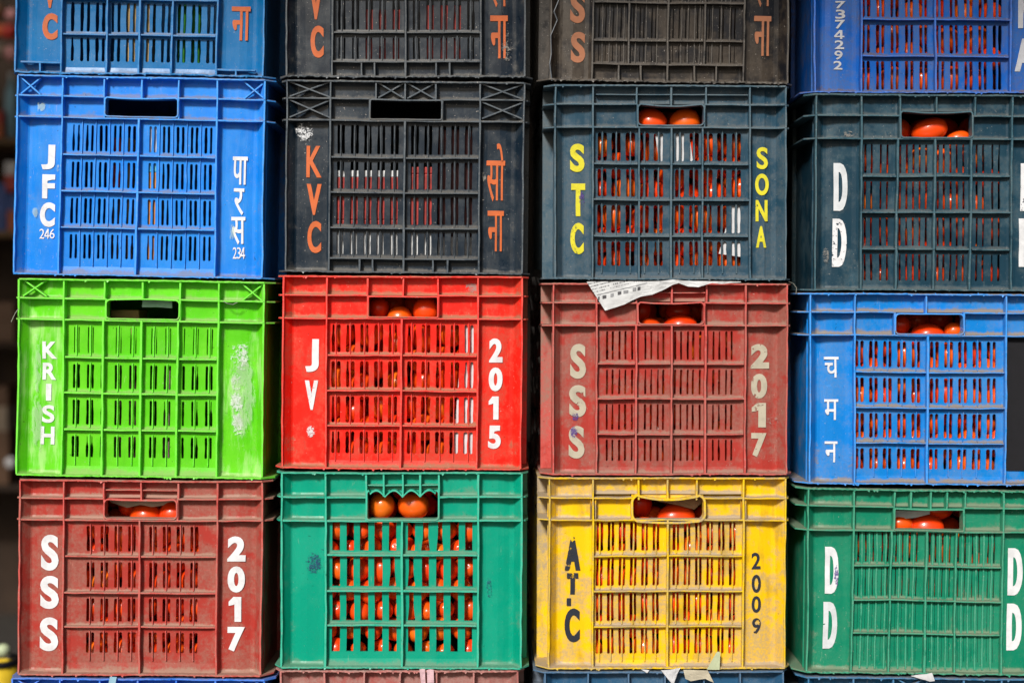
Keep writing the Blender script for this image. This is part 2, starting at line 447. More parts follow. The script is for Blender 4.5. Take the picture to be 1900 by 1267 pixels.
    lp=lambda pts,y,d,e: [(P(u,v,y),(d+(.5 if v>cym and abs(v-hy1)<6 else 0)),e,0) for (u,v) in pts+pts[:1]]
    yf=-.0009
    hm.grid([lp(out_,.0130,.2,0),lp(out_,yf,.1,1)]); hm.grid([lp(out_,yf,.1,1),lp(inn,yf,.1,1)]); hm.grid([lp(inn,yf,.25,.6),lp(inn,.016,.25,0)])
    hm.grid([lp(inn,.016,.2,0),lp(out_,.016,.2,0)]); hm.grid([lp(out_,.016,.2,0),lp(out_,.0130,.2,0)])
    fw=fm.build('front_wall',mat,root,warp)
    hm.build('handle_grip',mat,root,warp)
    # backing frame of the front wall (corner columns & tiers have an inner skin)
    im=MB()
    for (a,b,c,d) in ((-1,ci-2,3,H-3),(cj+2,W+1,3,H-3),(ci-2,hx0-3.5,3,t2),(hx1+3.5,cj+2,3,t2),(hx0-3.5,hx1+3.5,3,hy0-4)):
        im.quadp([P(a,c,.0195),P(a,d,.0195),P(b,d,.0195),P(b,c,.0195)],.2)
    im.build('inner_lining',mat,root,warp)
    # rim, base plate
    def slab(mb,v0,v1,xo,ch,yf,depth,ex=0.):
        ol,orr=OL+xo,OR+xo
        n=90; pts=[]
        pts.append((-ol,ch*1.15))
        for i in range(n+1):
            a0=min(-ol+ch/K*1.15,2); a1=max(W+orr-ch/K*1.15,W-2); f=i/n; u=a0+(a1-a0)*f
            pts.append((u,yf+rnd.uniform(-.0009,.0009)*ex))
        pts+= [(W+orr,ch*1.15),(W+orr,depth-ch),(W+orr-ch/K,depth),(-ol+ch/K,depth),(-ol,depth-ch)]
        js=[rnd.uniform(-.55,.55)*ex for _ in pts]; j2=[rnd.uniform(-.6,.6)*ex for _ in pts]
        a=[(P(u,v0+j,y),.7,.5,0) for (u,y),j in zip(pts,js)]; b=[(P(u,v1+j,y),.15,1,0) for (u,y),j in zip(pts,j2)]
        mb.grid([b+b[:1],a+a[:1]]); ib0=len(mb.v)-2*(len(pts)+1)
        for i in range(3,n-2):
            if rnd.random()<.16*ex:
                p1,p2=mb.v[ib0+i],mb.v[ib0+i+1]; l=rnd.uniform(1,3.6)*K
                mb.face(ib0+i,ib0+i+1,mb.vert((p1[0]*.5+p2[0]*.5+rnd.uniform(-2,2)*K,p1[1]-.0008,p1[2]-l*rnd.choice((1,1,.3,-1.6))),.1,1.))
        # ring ledges inward
        inn_=[]
        for (u,y) in pts:
            inn_.append((min(max(u,4),W-4), min(max(y,.016),depth-.016)))
        c=[(P(u,v0,y),.9,0,0) for (u,y) in inn_]; d=[(P(u,v1,y),.1,0,0) for (u,y) in inn_]
        mb.grid([a+a[:1],c+c[:1]]); mb.grid([d+d[:1],b+b[:1]]); mb.grid([c+c[:1],d+d[:1]])
    DEP=.50; OL,OR=S.get('oo',{'c1':(5,17),'c2':(11,11),'c3':(20,9),'c4':(20,10)}[S['key'][:2]])
    rm=MB(); slab(rm,0.3,3.4,0,.012,-.0016,DEP+.001,S.get('rag',.6)); rm.build('top_rim',mat,root,warp)
    # flakes of torn plastic along the base flange
    bm_=MB(); slab(bm_,H-3.6,H-.6,3,.015,-.0024,DEP+.004,S.get('rag',.6)*1.4)
    bm_.build('base_flange',mat,root,warp)
    bm_=MB(); bm_.quadp([P(4,H-4.2,.016),P(W-4,H-4.2,.016),P(W-4,H-4.2,DEP-.016),P(4,H-4.2,DEP-.016)],.8)
    bm_.build('floor_plate',mat,root,warp)
    # side walls and rear wall
    for sd in (0,1):
        sm=MB(); o=(OL,OR)[sd]-.5
        sx=(lambda u: u) if sd==0 else (lambda u: W-u)
        def box(u0,u1,v0,v1,y0,y1,d=.2,e=0.):
            a,b=sx(u0),sx(u1)
            q=[P(a,v0,y0),P(b,v0,y0),P(b,v1,y0),P(a,v1,y0),P(a,v0,y1),P(b,v0,y1),P(b,v1,y1),P(a,v1,y1)]
            i=[sm.vert(p,(.8 if k in(0,1,4,5) and e else d),e) for k,p in enumerate(q)]
            for f in ((0,3,2,1),(4,5,6,7),(0,1,5,4),(3,7,6,2),(0,4,7,3),(1,2,6,5)): sm.face(*[i[j] for j in f])
        box(1.5,3.5,3.5,H-3.7,.0135,DEP-.014,.35)
        for v in (t1,t2):
            hh=1.5; a=[(2.6,.0015),(-6,.006),(-o,.014),(-o,DEP-.014),(1.4,DEP-.012),(2.4,.013)]
            tp=[(P(sx(u),v-hh,y),.9,.3,0) for u,y in a]; bt=[(P(sx(u),v+hh,y),.1,.8,0) for u,y in a]
            it=[sm.vert(*c) for c in tp]; ib=[sm.vert(*c) for c in bt]; m_=len(a)
            for i in range(m_): sm.face(it[i],it[(i+1)%m_],ib[(i+1)%m_],ib[i])
            sm.face(*it); sm.face(*ib[::-1])
        for yy in ((.058,.16,.25,.34,.442) if not (S['key'][:2]=='c4' or (S['key'][:2]=='c1' and sd==1)) else (.15,.25,.34,.442)): box(-min(o,(7 if S['key'][:2]=='c4' else 99))+.6,1.5,3.8,H-3.9,yy-.0013,yy+.0013,.2,.6)
        sm.build('side_wall',mat,root,warp)
    rb=MB()
    for (y,sg) in ((DEP-.012,1),(DEP-.0145,-1)):
        q=[P(3.6,3.6,y),P(W-3.6,3.6,y),P(W-3.6,H-3.8,y),P(3.6,H-3.8,y)]
        rb.quadp(q,.3)
    for u in (ci,W/2,cj):
        q=[P(u-1.5,4,DEP-.012),P(u+1.5,4,DEP-.012),P(u+1.5,4,DEP),P(u-1.5,4,DEP)]
        q2=[P(u-1.5,H-4,DEP-.012),P(u+1.5,H-4,DEP-.012),P(u+1.5,H-4,DEP),P(u-1.5,H-4,DEP)]
        i=[rb.vert(p,.2,.4) for p in q+q2]
        for f in ((3,2,6,7),(0,3,7,4),(2,1,5,6)): rb.face(*[i[j] for j in f])
    rb.build('rear_wall',mat,root,warp)
    # lettering
    for T in S.get('text',[]):
        tb=MB()
        for (ch,x0,x1,y0,y1) in T['g']:
            ua,va=uv(x0,y0); ub,vb=uv(x1,y1); gw,gh=ub-ua,vb-va
            bold=T.get('ob',.095 if ord(ch[0])<256 else .022)
            vs,fs=glyph(ch,gw,gh,bold*gw)
            b0=len(tb.v)
            for (gx_,gy_) in vs:
                u=ua+gx_; v=vb-gy_
                pd=.0127
                tb.vert(P(u,v,pd))
            for f in fs: tb.face(*[b0+j for j in f])
        o=tb.build('painted_lettering',T['mat'],fw,warp)
        if T.get('label'): tag(o,T['label'])
    for (x0,y0,x1,y1,mt_,nm) in S.get('marks',[]):
        ua,va=uv(x0,y0); ub,vb=uv(x1,y1); k=MB(); nn=12
        rws=[]
        for j in range(nn+1):
            r=[]
            for i in range(nn+1):
                fx,fy=i/nn,j/nn; rad=math.hypot(fx-.5,fy-.5)*2
                u=ua+(ub-ua)*fx
                dd=.0122
                r.append((P(u,va+(vb-va)*fy,dd),max(0,1-rad),0,0))
            rws.append(r)
        k.grid(rws); k.build(nm,mt_,fw,warp)
    S['root']=root; S['W']=W; S['H']=H; S['roll']=roll; S['uv']=uv; S['t2p']=t2; S['Lp']=L0; S['Tp']=TL; S['rowsv']=rows
    S['slocal']=lambda u,v,y: Vector(P(u,v,y))
    S['hxy']=(hx0,hy0,hx1,hy1); S['cij']=(ci,cj)
    return root

def pairs(starts, gap): 
    r=[]
    for a in starts: r+= [a,a+gap]
    return r
def rng(a,n,p): return [a+i*p for i in range(n)]

# ---- materials of the crates
GREYD=(.20,.17,.14)
M={}
M['blueA']=plastic('plastic_azure',(.003,.21,.74),(.006,.25,.80),film=.05,dust=.62,scuff=.06,scuffc=(.5,.6,.8))
M['blueTop']=plastic('plastic_deep_azure',(.002,.155,.42),(.004,.18,.47),film=.06,dust=.45,rough=.34)
M['lime']=plastic('plastic_lime',(.10,.56,.008),(.14,.64,.012),film=.03,dust=.5,scuff=.45,scuffc=(.62,.82,.42),dustc=(.30,.28,.16),rough=.36)
M['maroonA']=plastic('plastic_maroon',(.40,.040,.030),(.32,.055,.042),film=.35,dust=.9,dustc=(.34,.215,.165))
M['maroonB']=plastic('plastic_faded_maroon',(.40,.042,.032),(.31,.058,.046),film=.4,dust=.9,dustc=(.31,.19,.15))
M['pink']=plastic('plastic_dusty_pink',(.36,.10,.09),(.30,.10,.09),film=.5,dust=.9,dustc=(.38,.26,.23))
M['red']=plastic('plastic_bright_red',(.80,.016,.008),(.70,.022,.012),film=.22,dust=.85,dustc=(.30,.17,.10))
M['teal']=plastic('plastic_teal',(.001,.31,.20),(.002,.34,.22),film=.03,dust=.42,rough=.3,specks=.2)
M['yellow']=plastic('plastic_yellow',(.84,.53,.003),(.80,.48,.005),film=.62,dust=1.,dustc=(.40,.32,.22),specks=.1,edgec=(.85,.58,.01))
M['green']=plastic('plastic_leaf_green',(.003,.205,.115),(.005,.23,.13),film=.07,dust=.8,dustc=(.20,.23,.16))
M['slate']=plastic('plastic_slate',(.018,.060,.10),(.030,.085,.135),film=.28,dust=.5,dustc=(.15,.15,.14),rough=.38,edgec=(.09,.16,.21))
M['slateB']=plastic('plastic_dark_teal',(.008,.040,.068),(.012,.066,.108),film=.25,dust=.5,dustc=(.13,.14,.13),rough=.4,edgec=(.06,.14,.18))
M['slateC']=plastic('plastic_slate_blue',(.020,.09,.19),(.026,.11,.22),film=.2,dust=.6,dustc=(.2,.2,.2))
M['char']=plastic('plastic_charcoal',(.006,.016,.030),(.016,.030,.048),film=.14,dust=.75,dustc=(.12,.115,.105),rough=.3,specks=.9,gloss=.3,edgec=(.10,.125,.15))
M['charB']=plastic('plastic_brown_black',(.008,.009,.013),(.040,.030,.022),film=.3,dust=.7,dustc=(.11,.090,.07),rough=.3,specks=.9,gloss=.35,edgec=(.13,.12,.11))
M['charC']=plastic('plastic_grey_black',(.008,.016,.029),(.020,.034,.052),film=.14,dust=.75,dustc=(.13,.125,.115),rough=.3,specks=.9,gloss=.3,edgec=(.11,.13,.15))
M['blueB']=plastic('plastic_cobalt',(.002,.20,.62),(.004,.23,.68),film=.2,dust=1.,dustc=(.24,.21,.19))
M['blueC']=plastic('plastic_dark_cobalt',(.002,.10,.46),(.003,.13,.50),film=.35,dust=.9,dustc=(.12,.10,.12))
M['blueD']=plastic('plastic_royal_blue',(.012,.14,.62),(.02,.18,.66),film=.05,dust=.5)
M['blueE']=plastic('plastic_sea_blue',(.010,.12,.26),(.014,.14,.30),film=.15,dust=.6)
WH=(.78,.80,.84)
PW=lambda nm,c,w_,**k: paint(nm,c,w_,**k)
white0=PW('white_paint',WH,.05); white1=PW('chipped_white_paint',WH,.36,scale=190); whiteS=PW('streaked_white_paint',WH,.3,streak=True,scale=160)
org=PW('orange_paint',(.64,.125,.018),.22); orgD=PW('faded_orange_paint',(.42,.155,.07),.2); yel=PW('yellow_paint',(.72,.66,.02),.3,scale=140)
cream=PW('cream_paint',(.50,.46,.36),.38,scale=110); navy=PW('navy_paint',(.016,.022,.038),.52,scale=150); navyC=PW('clean_navy_paint',(.016,.022,.038),.3)
greyw=PW('grey_white_paint',(.55,.57,.62),.3); whiteD=PW('white_block_paint',(.66,.70,.74),.22,scale=60)
smearW=paint('white_smear',(.75,.78,.82),.88,scale=260,radial=True,op=.9); smearFaint=paint('faint_white_smear',(.62,.78,.55),.8,scale=190,radial=True,streak=True,op=.4)
inkB=paint('blue_ink',(.012,.05,.16),.9,scale=330,radial=True,op=.75); inkV=paint('violet_ink',(.10,.05,.30),.9,scale=360,radial=True,op=.7)
smearL=paint('rubbed_white_print',(.80,.84,.85),.97,scale=230,radial=True,op=.7)
smearP=paint('pale_scrape',(.52,.60,.42),1.12,scale=170,radial=True,streak=True)
blackp=paint('black_paint',(.006,.006,.009),-.3,scale=20,rough=.9)
smearG=paint('grey_scrape',(.35,.33,.30),.95,scale=240,radial=True,op=.6)

C=[]
def crate(**k): C.append(k); return k
c11=crate(key='c11',label='azure blue crate with white Latin and Hindi stencils, leftmost column, above the lime crate',s=.3236,off=(0,120),L=100,R=1525,T=(55,88),B=(1205,1232),t1=175,t2=297,
 ci=(360,1250),tv=[598,815,1027],t2v=[600,1027],h=(606,190,1016,302,5,2),gv=[800],rows=[515,723,930],
 slots=[418,447,497,526,576,606,656,686,738,768, 860,888,938,966,1018,1048,1100,1128,1180,1210],sw=13,mbl=29,mt=12,
 fr=[470,548,628,706,912,992,1073,1152],frfull=True,frt=1.3,X=[(115,72,225,170),(1400,98,1515,196)],mat=M['blueA'],
 text=[dict(g=[('J',222,298,455,598),('F',228,298,625,765),('C',215,300,785,928)],mat=white0,bold=.045),
       dict(g=[('2',212,240,938,995),('4',242,270,938,995),('6',272,300,938,995)],mat=white0,ob=.008),
       dict(g=[('पा',1327,1410,522,685),('र',1333,1390,705,862),('स',1317,1395,870,1033)],mat=whiteS,bold=.03),
       dict(g=[('2',1322,1344,1047,1112),('3',1346,1368,1047,1112),('4',1369,1392,1047,1112)],mat=white0,ob=.008)],
 marks=[(200,210,250,265,smearFaint,'paint_smear'),(300,560,335,620,smearFaint,'paint_smear'),(170,800,210,880,smearFaint,'paint_smear'),(1300,880,1340,1040,smearFaint,'paint_smear')])
c12=crate(key='c12',label='lime green crate with KRISH in white on its left corner',s=.3157,off=(0,500),L=110,R=1560,T=(48,72),B=(1210,1232),t1=165,t2=290,
 ci=(378,1288),tv=[615,837,1057],t2v=[615,1057],h=(630,182,1048,292,6,-2),gv=[612,835,1050],rows=[515,722,935],major=[612,835,1050],
 slots=[433,460,515,543,598,680,708,765,795,888,916,970,998,1080,1135,1162,1217,1245],sw=13,mbl=32,mt=13,close=[.42,.95,.95,1],flash=.2,
 fr=[447,530,693,780,902,984,1148,1231],X=[(135,58,270,158),(1422,84,1545,186)],mat=M['lime'],rw=3.3,
 text=[dict(g=[('K',232,318,425,528),('R',232,312,550,652),('I',253,283,675,775),('S',230,303,800,905),('H',222,303,925,1032)],mat=white0,ob=.055)],
 marks=[(1310,390,1490,620,smearL,'paint_smear'),(1325,580,1445,740,smearL,'paint_smear'),(1335,700,1435,860,smearL,'paint_smear'),(1335,820,1430,1010,smearL,'paint_smear'),(1320,350,1500,1120,smearFaint,'paint_smear'),(175,380,230,800,smearFaint,'paint_smear'),(160,700,235,1080,smearFaint,'paint_smear')])
c13=crate(key='c13',label='dusty maroon crate with SSS and 2017 in clean white, bottom left above the blue rim',s=.3134,off=(0,870),L=112,R=1555,T=(58,70),B=(1218,1228),t1=170,t2=298,
 ci=(375,1286),tv=[615,837,1055],t2v=[615,1055],h=(622,180,1043,292,7,2),gv=[828],rows=[515,730,932],
 slots=pairs([513,595,677,758],30)+pairs([884,965,1047,1128],30),sw=15,mbl=36,mt=12,flash=.05,
 fr=[528,610,692,773,899,980,1062,1143],xh=[(620,1050,120)],mat=M['maroonA'],
 text=[dict(g=[('S',225,328,395,610),('S',220,330,640,838),('S',217,327,887,1088)],mat=white0,bold=.045),
       dict(g=[('2',1335,1442,408,557),('0',1337,1440,585,740),('1',1345,1420,765,913),('7',1338,1440,943,1090)],mat=white0,bold=.045)])
c10=crate(key='c10',label='deep azure crate cut off by the picture top, orange letters on blue, leftmost column',s=.279,off=(0,0),L=125,R=1775,T=(-838,-800),B=(488,520),t1=-700,t2=-560,
 ci=(430,1465),tv=[700,950,1200],t2v=[700,1200],h=(720,-690,1190,-570,6,2),gv=[730,950,1168],rows=[-290,-15,222],major=[950],
 slots=[490,552,595,655,697,758,800,860,903,995,1037,1097,1137,1203,1241,1299,1340,1400,1441],sw=18,mt=5,mb=6,mbl=23,mat=M['blueTop'],flash=.05,
 cf=[(165,425,410,[290]),(1470,1720,438,[1592])],rag=1.1,
 text=[dict(g=[('V',280,350,-140,42),('C',266,363,75,255)],mat=org,bold=.04),dict(g=[('ना',1530,1650,32,262)],mat=org,bold=.04)])
c14=crate(key='c14',label='royal blue crate at the very bottom left, only its braced top rim showing',s=.3134,off=(0,870),L=70,R=1570,T=(1232,1242),B=(2410,2420),t1=1352,t2=1475,
 ci=(355,1275),tv=[590,812,1040],t2v=[590,1040],h=(600,1362,1030,1470,6,2),gv=[815],rows=[1700,1910,2110],slots=rng(400,10,40)+rng(860,10,40),sw=13,mbl=29,
 X=[(90,1245,240,1350),(1400,1245,1550,1350)],mat=M['blueD'])
c20=crate(key='c20',label='charcoal crate with orange letters cut off by the picture top, second column',s=.2684,off=(500,0),L=115,R=1770,T=(-835,-835),B=(533,540),t1=-700,t2=-560,
 ci=(437,1463),tv=[750,945,1140],t2v=[700,1190],h=(710,-690,1180,-570,4,1),gv=[945],rows=[-300,-35,222,425],foot=[640,732,945,1155,1250],major=[945],
 slots=[480,516,576,611,670,705,764,799,858,893,999,1035,1093,1128,1188,1224,1281,1316,1375,1410],sw=14,mt=8,mb=6,mbl=0,close=[1,1,1,.7],fr=[498,593,687,781,875,1017,1110,1206,1298,1392],mat=M['charC'],rag=1.0,flash=.2,
 text=[dict(g=[('V',272,352,-80,125),('C',275,367,168,392)],mat=org,bold=.03),dict(g=[('सो',1525,1640,-250,40),('ना',1525,1645,97,395)],mat=org,bold=.02)],
 marks=[(1590,150,1700,480,smearG,'scrape_mark')])
c21=crate(key='c21',label='glossy charcoal crate with KVC in orange, above the bright red crate',s=.3158,off=(500,130),L=100,R=1500,T=(58,74),B=(1190,1204),t1=165,t2=292,
 ci=(358,1240),tv=[628,800,980],t2v=[590,1015],h=(596,178,1010,290,3,1),gv=[800],rows=[510,715,925,1105],foot=[540,618,800,970,1055],major=[800],
 slots=[405,433,485,515,565,595,643,673,723,753,843,873,921,951,1000,1032,1080,1110,1160,1190],sw=14,mt=7,mb=7,mbl=0,close=[1,1,1,.8],flash=.1,fr=[419,500,580,658,738,858,936,1016,1095,1175],frt=1.2,
 X=[(115,68,350,158),(115,175,350,280),(640,75,790,165),(812,77,970,167),(1250,82,1488,172),(1250,188,1488,288)],mat=M['char'],
 text=[dict(g=[('K',210,298,440,628)],mat=org,ob=.04),dict(g=[('V',210,297,665,850),('C',215,295,885,1075)],mat=org,ob=.07),dict(g=[('सो',1277,1382,427,773),('ना',1282,1375,825,1065)],mat=org,ob=.012)],
 marks=[(125,255,275,435,smearW,'paint_smear'),(1240,580,1280,660,smearG,'scrape_mark')])
c22=crate(key='c22',deep=.005,label='bright red crate with JV and 2015 in white, between charcoal and teal crates',s=.3117,off=(500,495),L=78,R=1508,T=(48,60),B=(1202,1212),t1=165,t2=303,
 ci=(340,1243),tv=[583,795,1005],t2v=[583,1005],h=(592,180,998,298,2,0),gv=[790],rows=[525,735,945],
 slots=[378,411,465,497,550,582,635,667,718,752,832,865,915,947,1002,1034,1087,1118,1172,1206],sw=18,mt=11,mb=5,mbl=25,flash=.18,
 fr=[394,481,566,651,735,848,931,1018,1102,1189],frt=1.3,mat=M['red'],gl=1,
 text=[dict(g=[('J',207,285,430,627)],mat=white0,bold=.035),dict(g=[('V',203,280,677,855)],mat=white1,bold=.045),dict(g=[('2',1307,1385,428,572),('0',1303,1385,600,743),('1',1305,1365,773,912)],mat=white0,bold=.05),dict(g=[('5',1303,1378,947,1087)],mat=white1,bold=.05)],
 marks=[(205,930,265,1035,smearW,'paint_smear'),(1150,85,1260,165,smearG,'scrape_mark')])
c23=crate(key='c23',label='teal crate with wide openings full of tomatoes and a scalloped handle',s=.3212,off=(500,860),L=68,R=1460,T=(45,50),B=(1182,1186),t1=190,t2=327,
 ci=(325,1207),tv=[560,660,770,872,978],t2v=[560,978],h=(566,156,972,319,5,12,'scallop'),gv=[768],rows=[527,735,935],
 slots=[381,463,545,628,711,820,902,985,1068,1151],sw=44,mt=4,mb=7,mbl=26,square=True,mat=M['teal'],xh=[(565,975,122)],rw=3.6,hw=3.2,
 marks=[(185,500,305,665,inkB,'ink_scribble'),(1240,640,1295,820,inkB,'ink_scribble')],wide=True)
c24=crate(key='c24',label='dusty pink crate rim below the teal crate at the picture bottom',s=.3212,off=(500,860),L=62,R=1440,T=(1190,1194),B=(2330,2334),t1=1320,t2=1440,
 ci=(315,1183),tv=[545,752,965],t2v=[545,965],h=(560,1330,955,1430,5,2),gv=[755],rows=[1660,1870,2070],slots=rng(360,8,45)+rng(800,8,45),sw=13,mbl=29,mat=M['pink'],rag=1.6)
c30=crate(key='c30',label='brown-black crate with faded orange SS cut off by the picture top, third column',s=.2737,off=(980,0),L=165,R=1785,T=(-810,-785),B=(550,575),t1=-680,t2=-540,yaw=1.,
 ci=(455,1482),tv=[750,965,1180],t2v=[720,1210],h=(730,-670,1200,-550,4,1),gv=[700,965,1215],rows=[-260,12,268,430],foot=[635,785,965,1150,1300],major=[965],
 slots=[500,545,595,650,735,780,805,860,885,1005,1045,1090,1110,1170,1190,1250,1270,1320,1345,1400,1425],sw=11,mt=7,mb=6,mbl=0,close=[.8,.5,.75,.4],flash=.3,fr=[522,570,620,670,748,820,895,1060,1105,1150,1185,1270,1330,1390],frfull=True,frt=2.,mat=M['charB'],rag=1.3,
 text=[dict(g=[('S',290,388,-70,148),('S',295,392,207,418)],mat=orgD,bold=.045),dict(g=[('सो',1555,1655,-250,40),('ना',1545,1658,98,372)],mat=orgD,bold=.02)])
c31=crate(key='c31',deep=.003,label='slate crate with STC and SONA in yellow, tomatoes behind its slots',s=.3157,off=(980,130),L=155,R=1520,T=(86,92),B=(1232,1236),t1=200,t2=335,yaw=1.2,
 ci=(380,1308),tv=[640,843,1050],t2v=[640,1045],h=(650,205,1033,322,7,4),gv=[655,845,1030],rows=[550,762,975],major=[845],
 slots=[422,455,505,538,590,622,672,706,757,790,883,915,967,1000,1050,1083,1133,1167,1217,1250],sw=19,mt=9,mb=6,mbl=23,flash=.03,fr=[438,521,606,690,773,899,983,1066,1150,1233],frt=1.8,
 xh=[(400,640,142),(645,1048,142),(1055,1300,142)],mat=M['slate'],
 text=[dict(g=[('S',248,333,430,598)],mat=yel,bold=.04),dict(g=[('T',253,335,665,858)],mat=yel,bold=.05),dict(g=[('C',248,328,897,1082)],mat=PW('worn_yellow_paint',(.72,.66,.02),.5,scale=110),bold=.045),
       dict(g=[('S',1355,1420,447,577),('O',1345,1425,603,733),('N',1348,1418,760,887),('A',1350,1410,915,1042)],mat=yel,ob=.06)],
 marks=[(290,680,340,860,inkV,'ink_scribble')])
c32=crate(key='c32',deep=.006,label='faded maroon crate with cream SSS and 2017, newspaper hanging over its rim',s=.3157,off=(980,500),L=145,R=1530,T=(78,80),B=(1202,1208),t1=195,t2=327,yaw=1.5,
 ci=(403,1280),tv=[640,847,1050],t2v=[640,1048],h=(650,196,1030,320,7,3),gv=[635,845,1045],rows=[553,757,965],
 slots=[467,500,540,575,615,693,728,768,800,870,905,945,977,1018,1097,1132,1173,1205],sw=10.5,mt=11,mb=7,mbl=22,flash=.12,xh=[(655,1045,135)],mat=M['maroonB'],
 text=[dict(g=[('S',250,343,437,643),('S',245,345,680,868),('S',240,333,920,1112)],mat=PW('chalky_cream_paint',(.50,.46,.36),.18),bold=.045),dict(g=[('2',1320,1428,440,585),('0',1322,1418,615,762),('1',1327,1413,787,932),('7',1325,1415,965,1107)],mat=cream,bold=.045)],
 marks=[(255,830,310,900,inkV,'ink_scribble'),(240,910,300,1010,inkV,'ink_scribble'),(1380,850,1520,930,smearG,'scrape_mark')])
c33=crate(key='c33',label='dust covered yellow crate with navy letters and 2009 in the third column',s=.3133,off=(980,870),L=122,R=1530,T=(46,50),B=(1180,1184),t1=170,t2=300,yaw=1.2,ro=14,
 ci=(385,1277),tv=[655,828,1000],t2v=[385+1,1276],h=(622,160,1040,305,12,9,'sag',3),gv=[828],rows=[515,722,932],
 slots=pairs([415,482,549,616,684,750],23)+pairs([870,937,1003,1070,1138,1205],23),sw=14,mt=5,mb=8,mbl=22,flash=.02,fr=[427,494,561,628,696,762,882,949,1015,1082,1150,1217],frt=2.2,mat=M['yellow'],hw=4,
 text=[dict(g=[('A',218,313,408,605)],mat=navy,bold=.045),dict(g=[('T',232,300,620,748)],mat=navy,ob=.14),dict(g=[('-',232,258,770,815)],mat=navyC,bold=.05),dict(g=[('C',220,310,830,1033)],mat=PW('worn_navy_paint',(.016,.022,.038),.42,scale=150),bold=.045),
       dict(g=[('2',1333,1388,503,602),('0',1335,1390,635,743),('0',1335,1390,763,862)],mat=navyC,ob=.05),dict(g=[('9',1338,1390,895,993)],mat=navy,ob=.05)])
c34=crate(key='c34',label='slate blue crate rim below the yellow crate at the picture bottom',s=.3133,off=(980,870),L=95,R=1515,T=(1192,1194),B=(2340,2344),t1=1320,t2=1440,yaw=1,
 ci=(355,1255),tv=[593,808,1040],t2v=[593,1040],h=(600,1330,1030,1430,5,2),gv=[808],rows=[1660,1870,2070],slots=rng(400,8,45)+rng(860,8,45),sw=13,mbl=29,mat=M['slateC'],ro=16)
c40=crate(key='c40',deep=.014,label='dark cobalt crate with a column of pale digits, top right',s=.2368,off=(1450,0),L=262,R=2160,T=(-855,-850),B=(725,738),t1=-700,t2=-540,
 ci=(630,1805),tv=[930,1215,1500],t2v=[930,1500],h=(940,-690,1490,-550,4,1),gv=[1212],rows=[-190,152,437],
 slots=[655,695,768,808,880,922,995,1037,1110,1150,1240,1282,1353,1395,1467,1509,1580,1622,1695,1737],sw=22,mt=8,mb=6,mbl=5,flash=.0,mat=M['blueC'],warp=1.7,
 text=[dict(g=[('7',437,517,0,60),('3',437,513,68,140),('7',435,512,148,218),('4',430,508,228,298),('2',433,505,308,378),('9',430,492,390,460),('2',423,490,470,538)],mat=greyw,ob=.03),
       dict(g=[('A',1858,2003,290,550),('N',1880,2015,-60,210)],mat=greyw,bold=.04)])
c41=crate(key='c41',deep=.013,label='dark teal-grey crate with white DD, right column below the dark cobalt crate',s=.3078,off=(1450,160),L=208,R=1660,T=(45,50),B=(1228,1240),t1=175,t2=313,warp=1.3,
 ci=(485,1392),tv=[718,940,1170],t2v=[718,1160],h=(722,155,1150,308,5,3),gv=[703,930,1150],rows=[538,757,980],gl=3,
 slots=[517,555,610,650,728,768,808,847,886,957,993,1035,1073,1112,1193,1232,1288,1328],sw=11.5,mt=9,mb=6,mbl=16,flash=.05,mat=M['slateB'],
 text=[dict(g=[('D',327,410,457,747)],mat=whiteD,ob=.12),dict(g=[('D',320,405,795,1088)],mat=white1,ob=.12),dict(g=[('D',1462,1552,460,750),('D',1452,1542,795,1088)],mat=white1,ob=.12)],
 marks=[(330,250,480,310,smearG,'scrape_mark'),(250,950,310,1090,smearG,'scrape_mark')])
c42=crate(key='c42',deep=.007,label='cobalt crate with thick dust in its cells and three white Hindi letters',s=.3,off=(1450,530),L=178,R=1665,T=(40,48),B=(1222,1235),t1=160,t2=303,
 ci=(458,1392),tv=[900],t2v=[700,1135],h=(712,176,1126,298,7,0),gv=[910],rows=[533,752,970],
 slots=[480,513,568,601,654,687,742,776,830,863,943,976,1031,1064,1118,1153,1209,1243,1297,1332],sw=19,mt=11,mb=8,mbl=24,flash=.0,fr=[585,671,759,846,1048,1136,1226],frt=1.3,mat=M['blueB'],gl=1,
 text=[dict(g=[('च',275,367,443,572),('म',275,362,707,835),('न',278,355,967,1097)],mat=white0,ob=.008)],
 blackpatch=(1400,325,1645,1150))
c43=crate(key='c43',deep=.012,label='leaf green crate with DD in white, bottom of the right column',s=.3055,off=(1450,880),L=160,R=1640,T=(80,92),B=(1195,1222),t1=190,t2=335,warp=1.4,
 ci=(440,1348),tv=[685,785,902,1000,1115],t2v=[685,1110],h=(688,210,1098,338,2,1),gv=[672,885,1065],rows=[553,762,965],major=[885],gl=1,
 slots=[480,526,570,625,660,710,750,792,835,915,950,993,1037,1090,1130,1175,1215,1270,1308],sw=13,mt=4,mb=5,mbl=18,close=[.75,.45,.16,.14],flash=.4,fr=[500,545,590,645,728,775,815,930,970,1015,1110,1150,1195,1240,1290],frfull=False,frt=2.8,mat=M['green'],
 text=[dict(g=[('D',275,355,447,733)],mat=white0,ob=.12),dict(g=[('D',263,347,782,1070)],mat=whiteD,ob=.12),dict(g=[('D',1393,1480,455,743),('D',1388,1478,792,1080)],mat=white0,ob=.12)],
 marks=[(325,540,360,720,inkV,'ink_scribble')],rag=1.3)
c44=crate(key='c44',label='sea blue crate rim below the leaf green crate at the picture bottom',s=.3055,off=(1450,880),L=160,R=1640,T=(1222,1236),B=(2400,2414),t1=1350,t2=1470,
 ci=(437,1340),tv=[680,885,1110],t2v=[680,1110],h=(690,1360,1100,1462,5,2),gv=[885],rows=[1700,1910,2110],slots=rng(480,8,45)+rng(925,8,45),sw=13,mbl=29,X=[(700,1240,870,1340)],mat=M['blueE'])
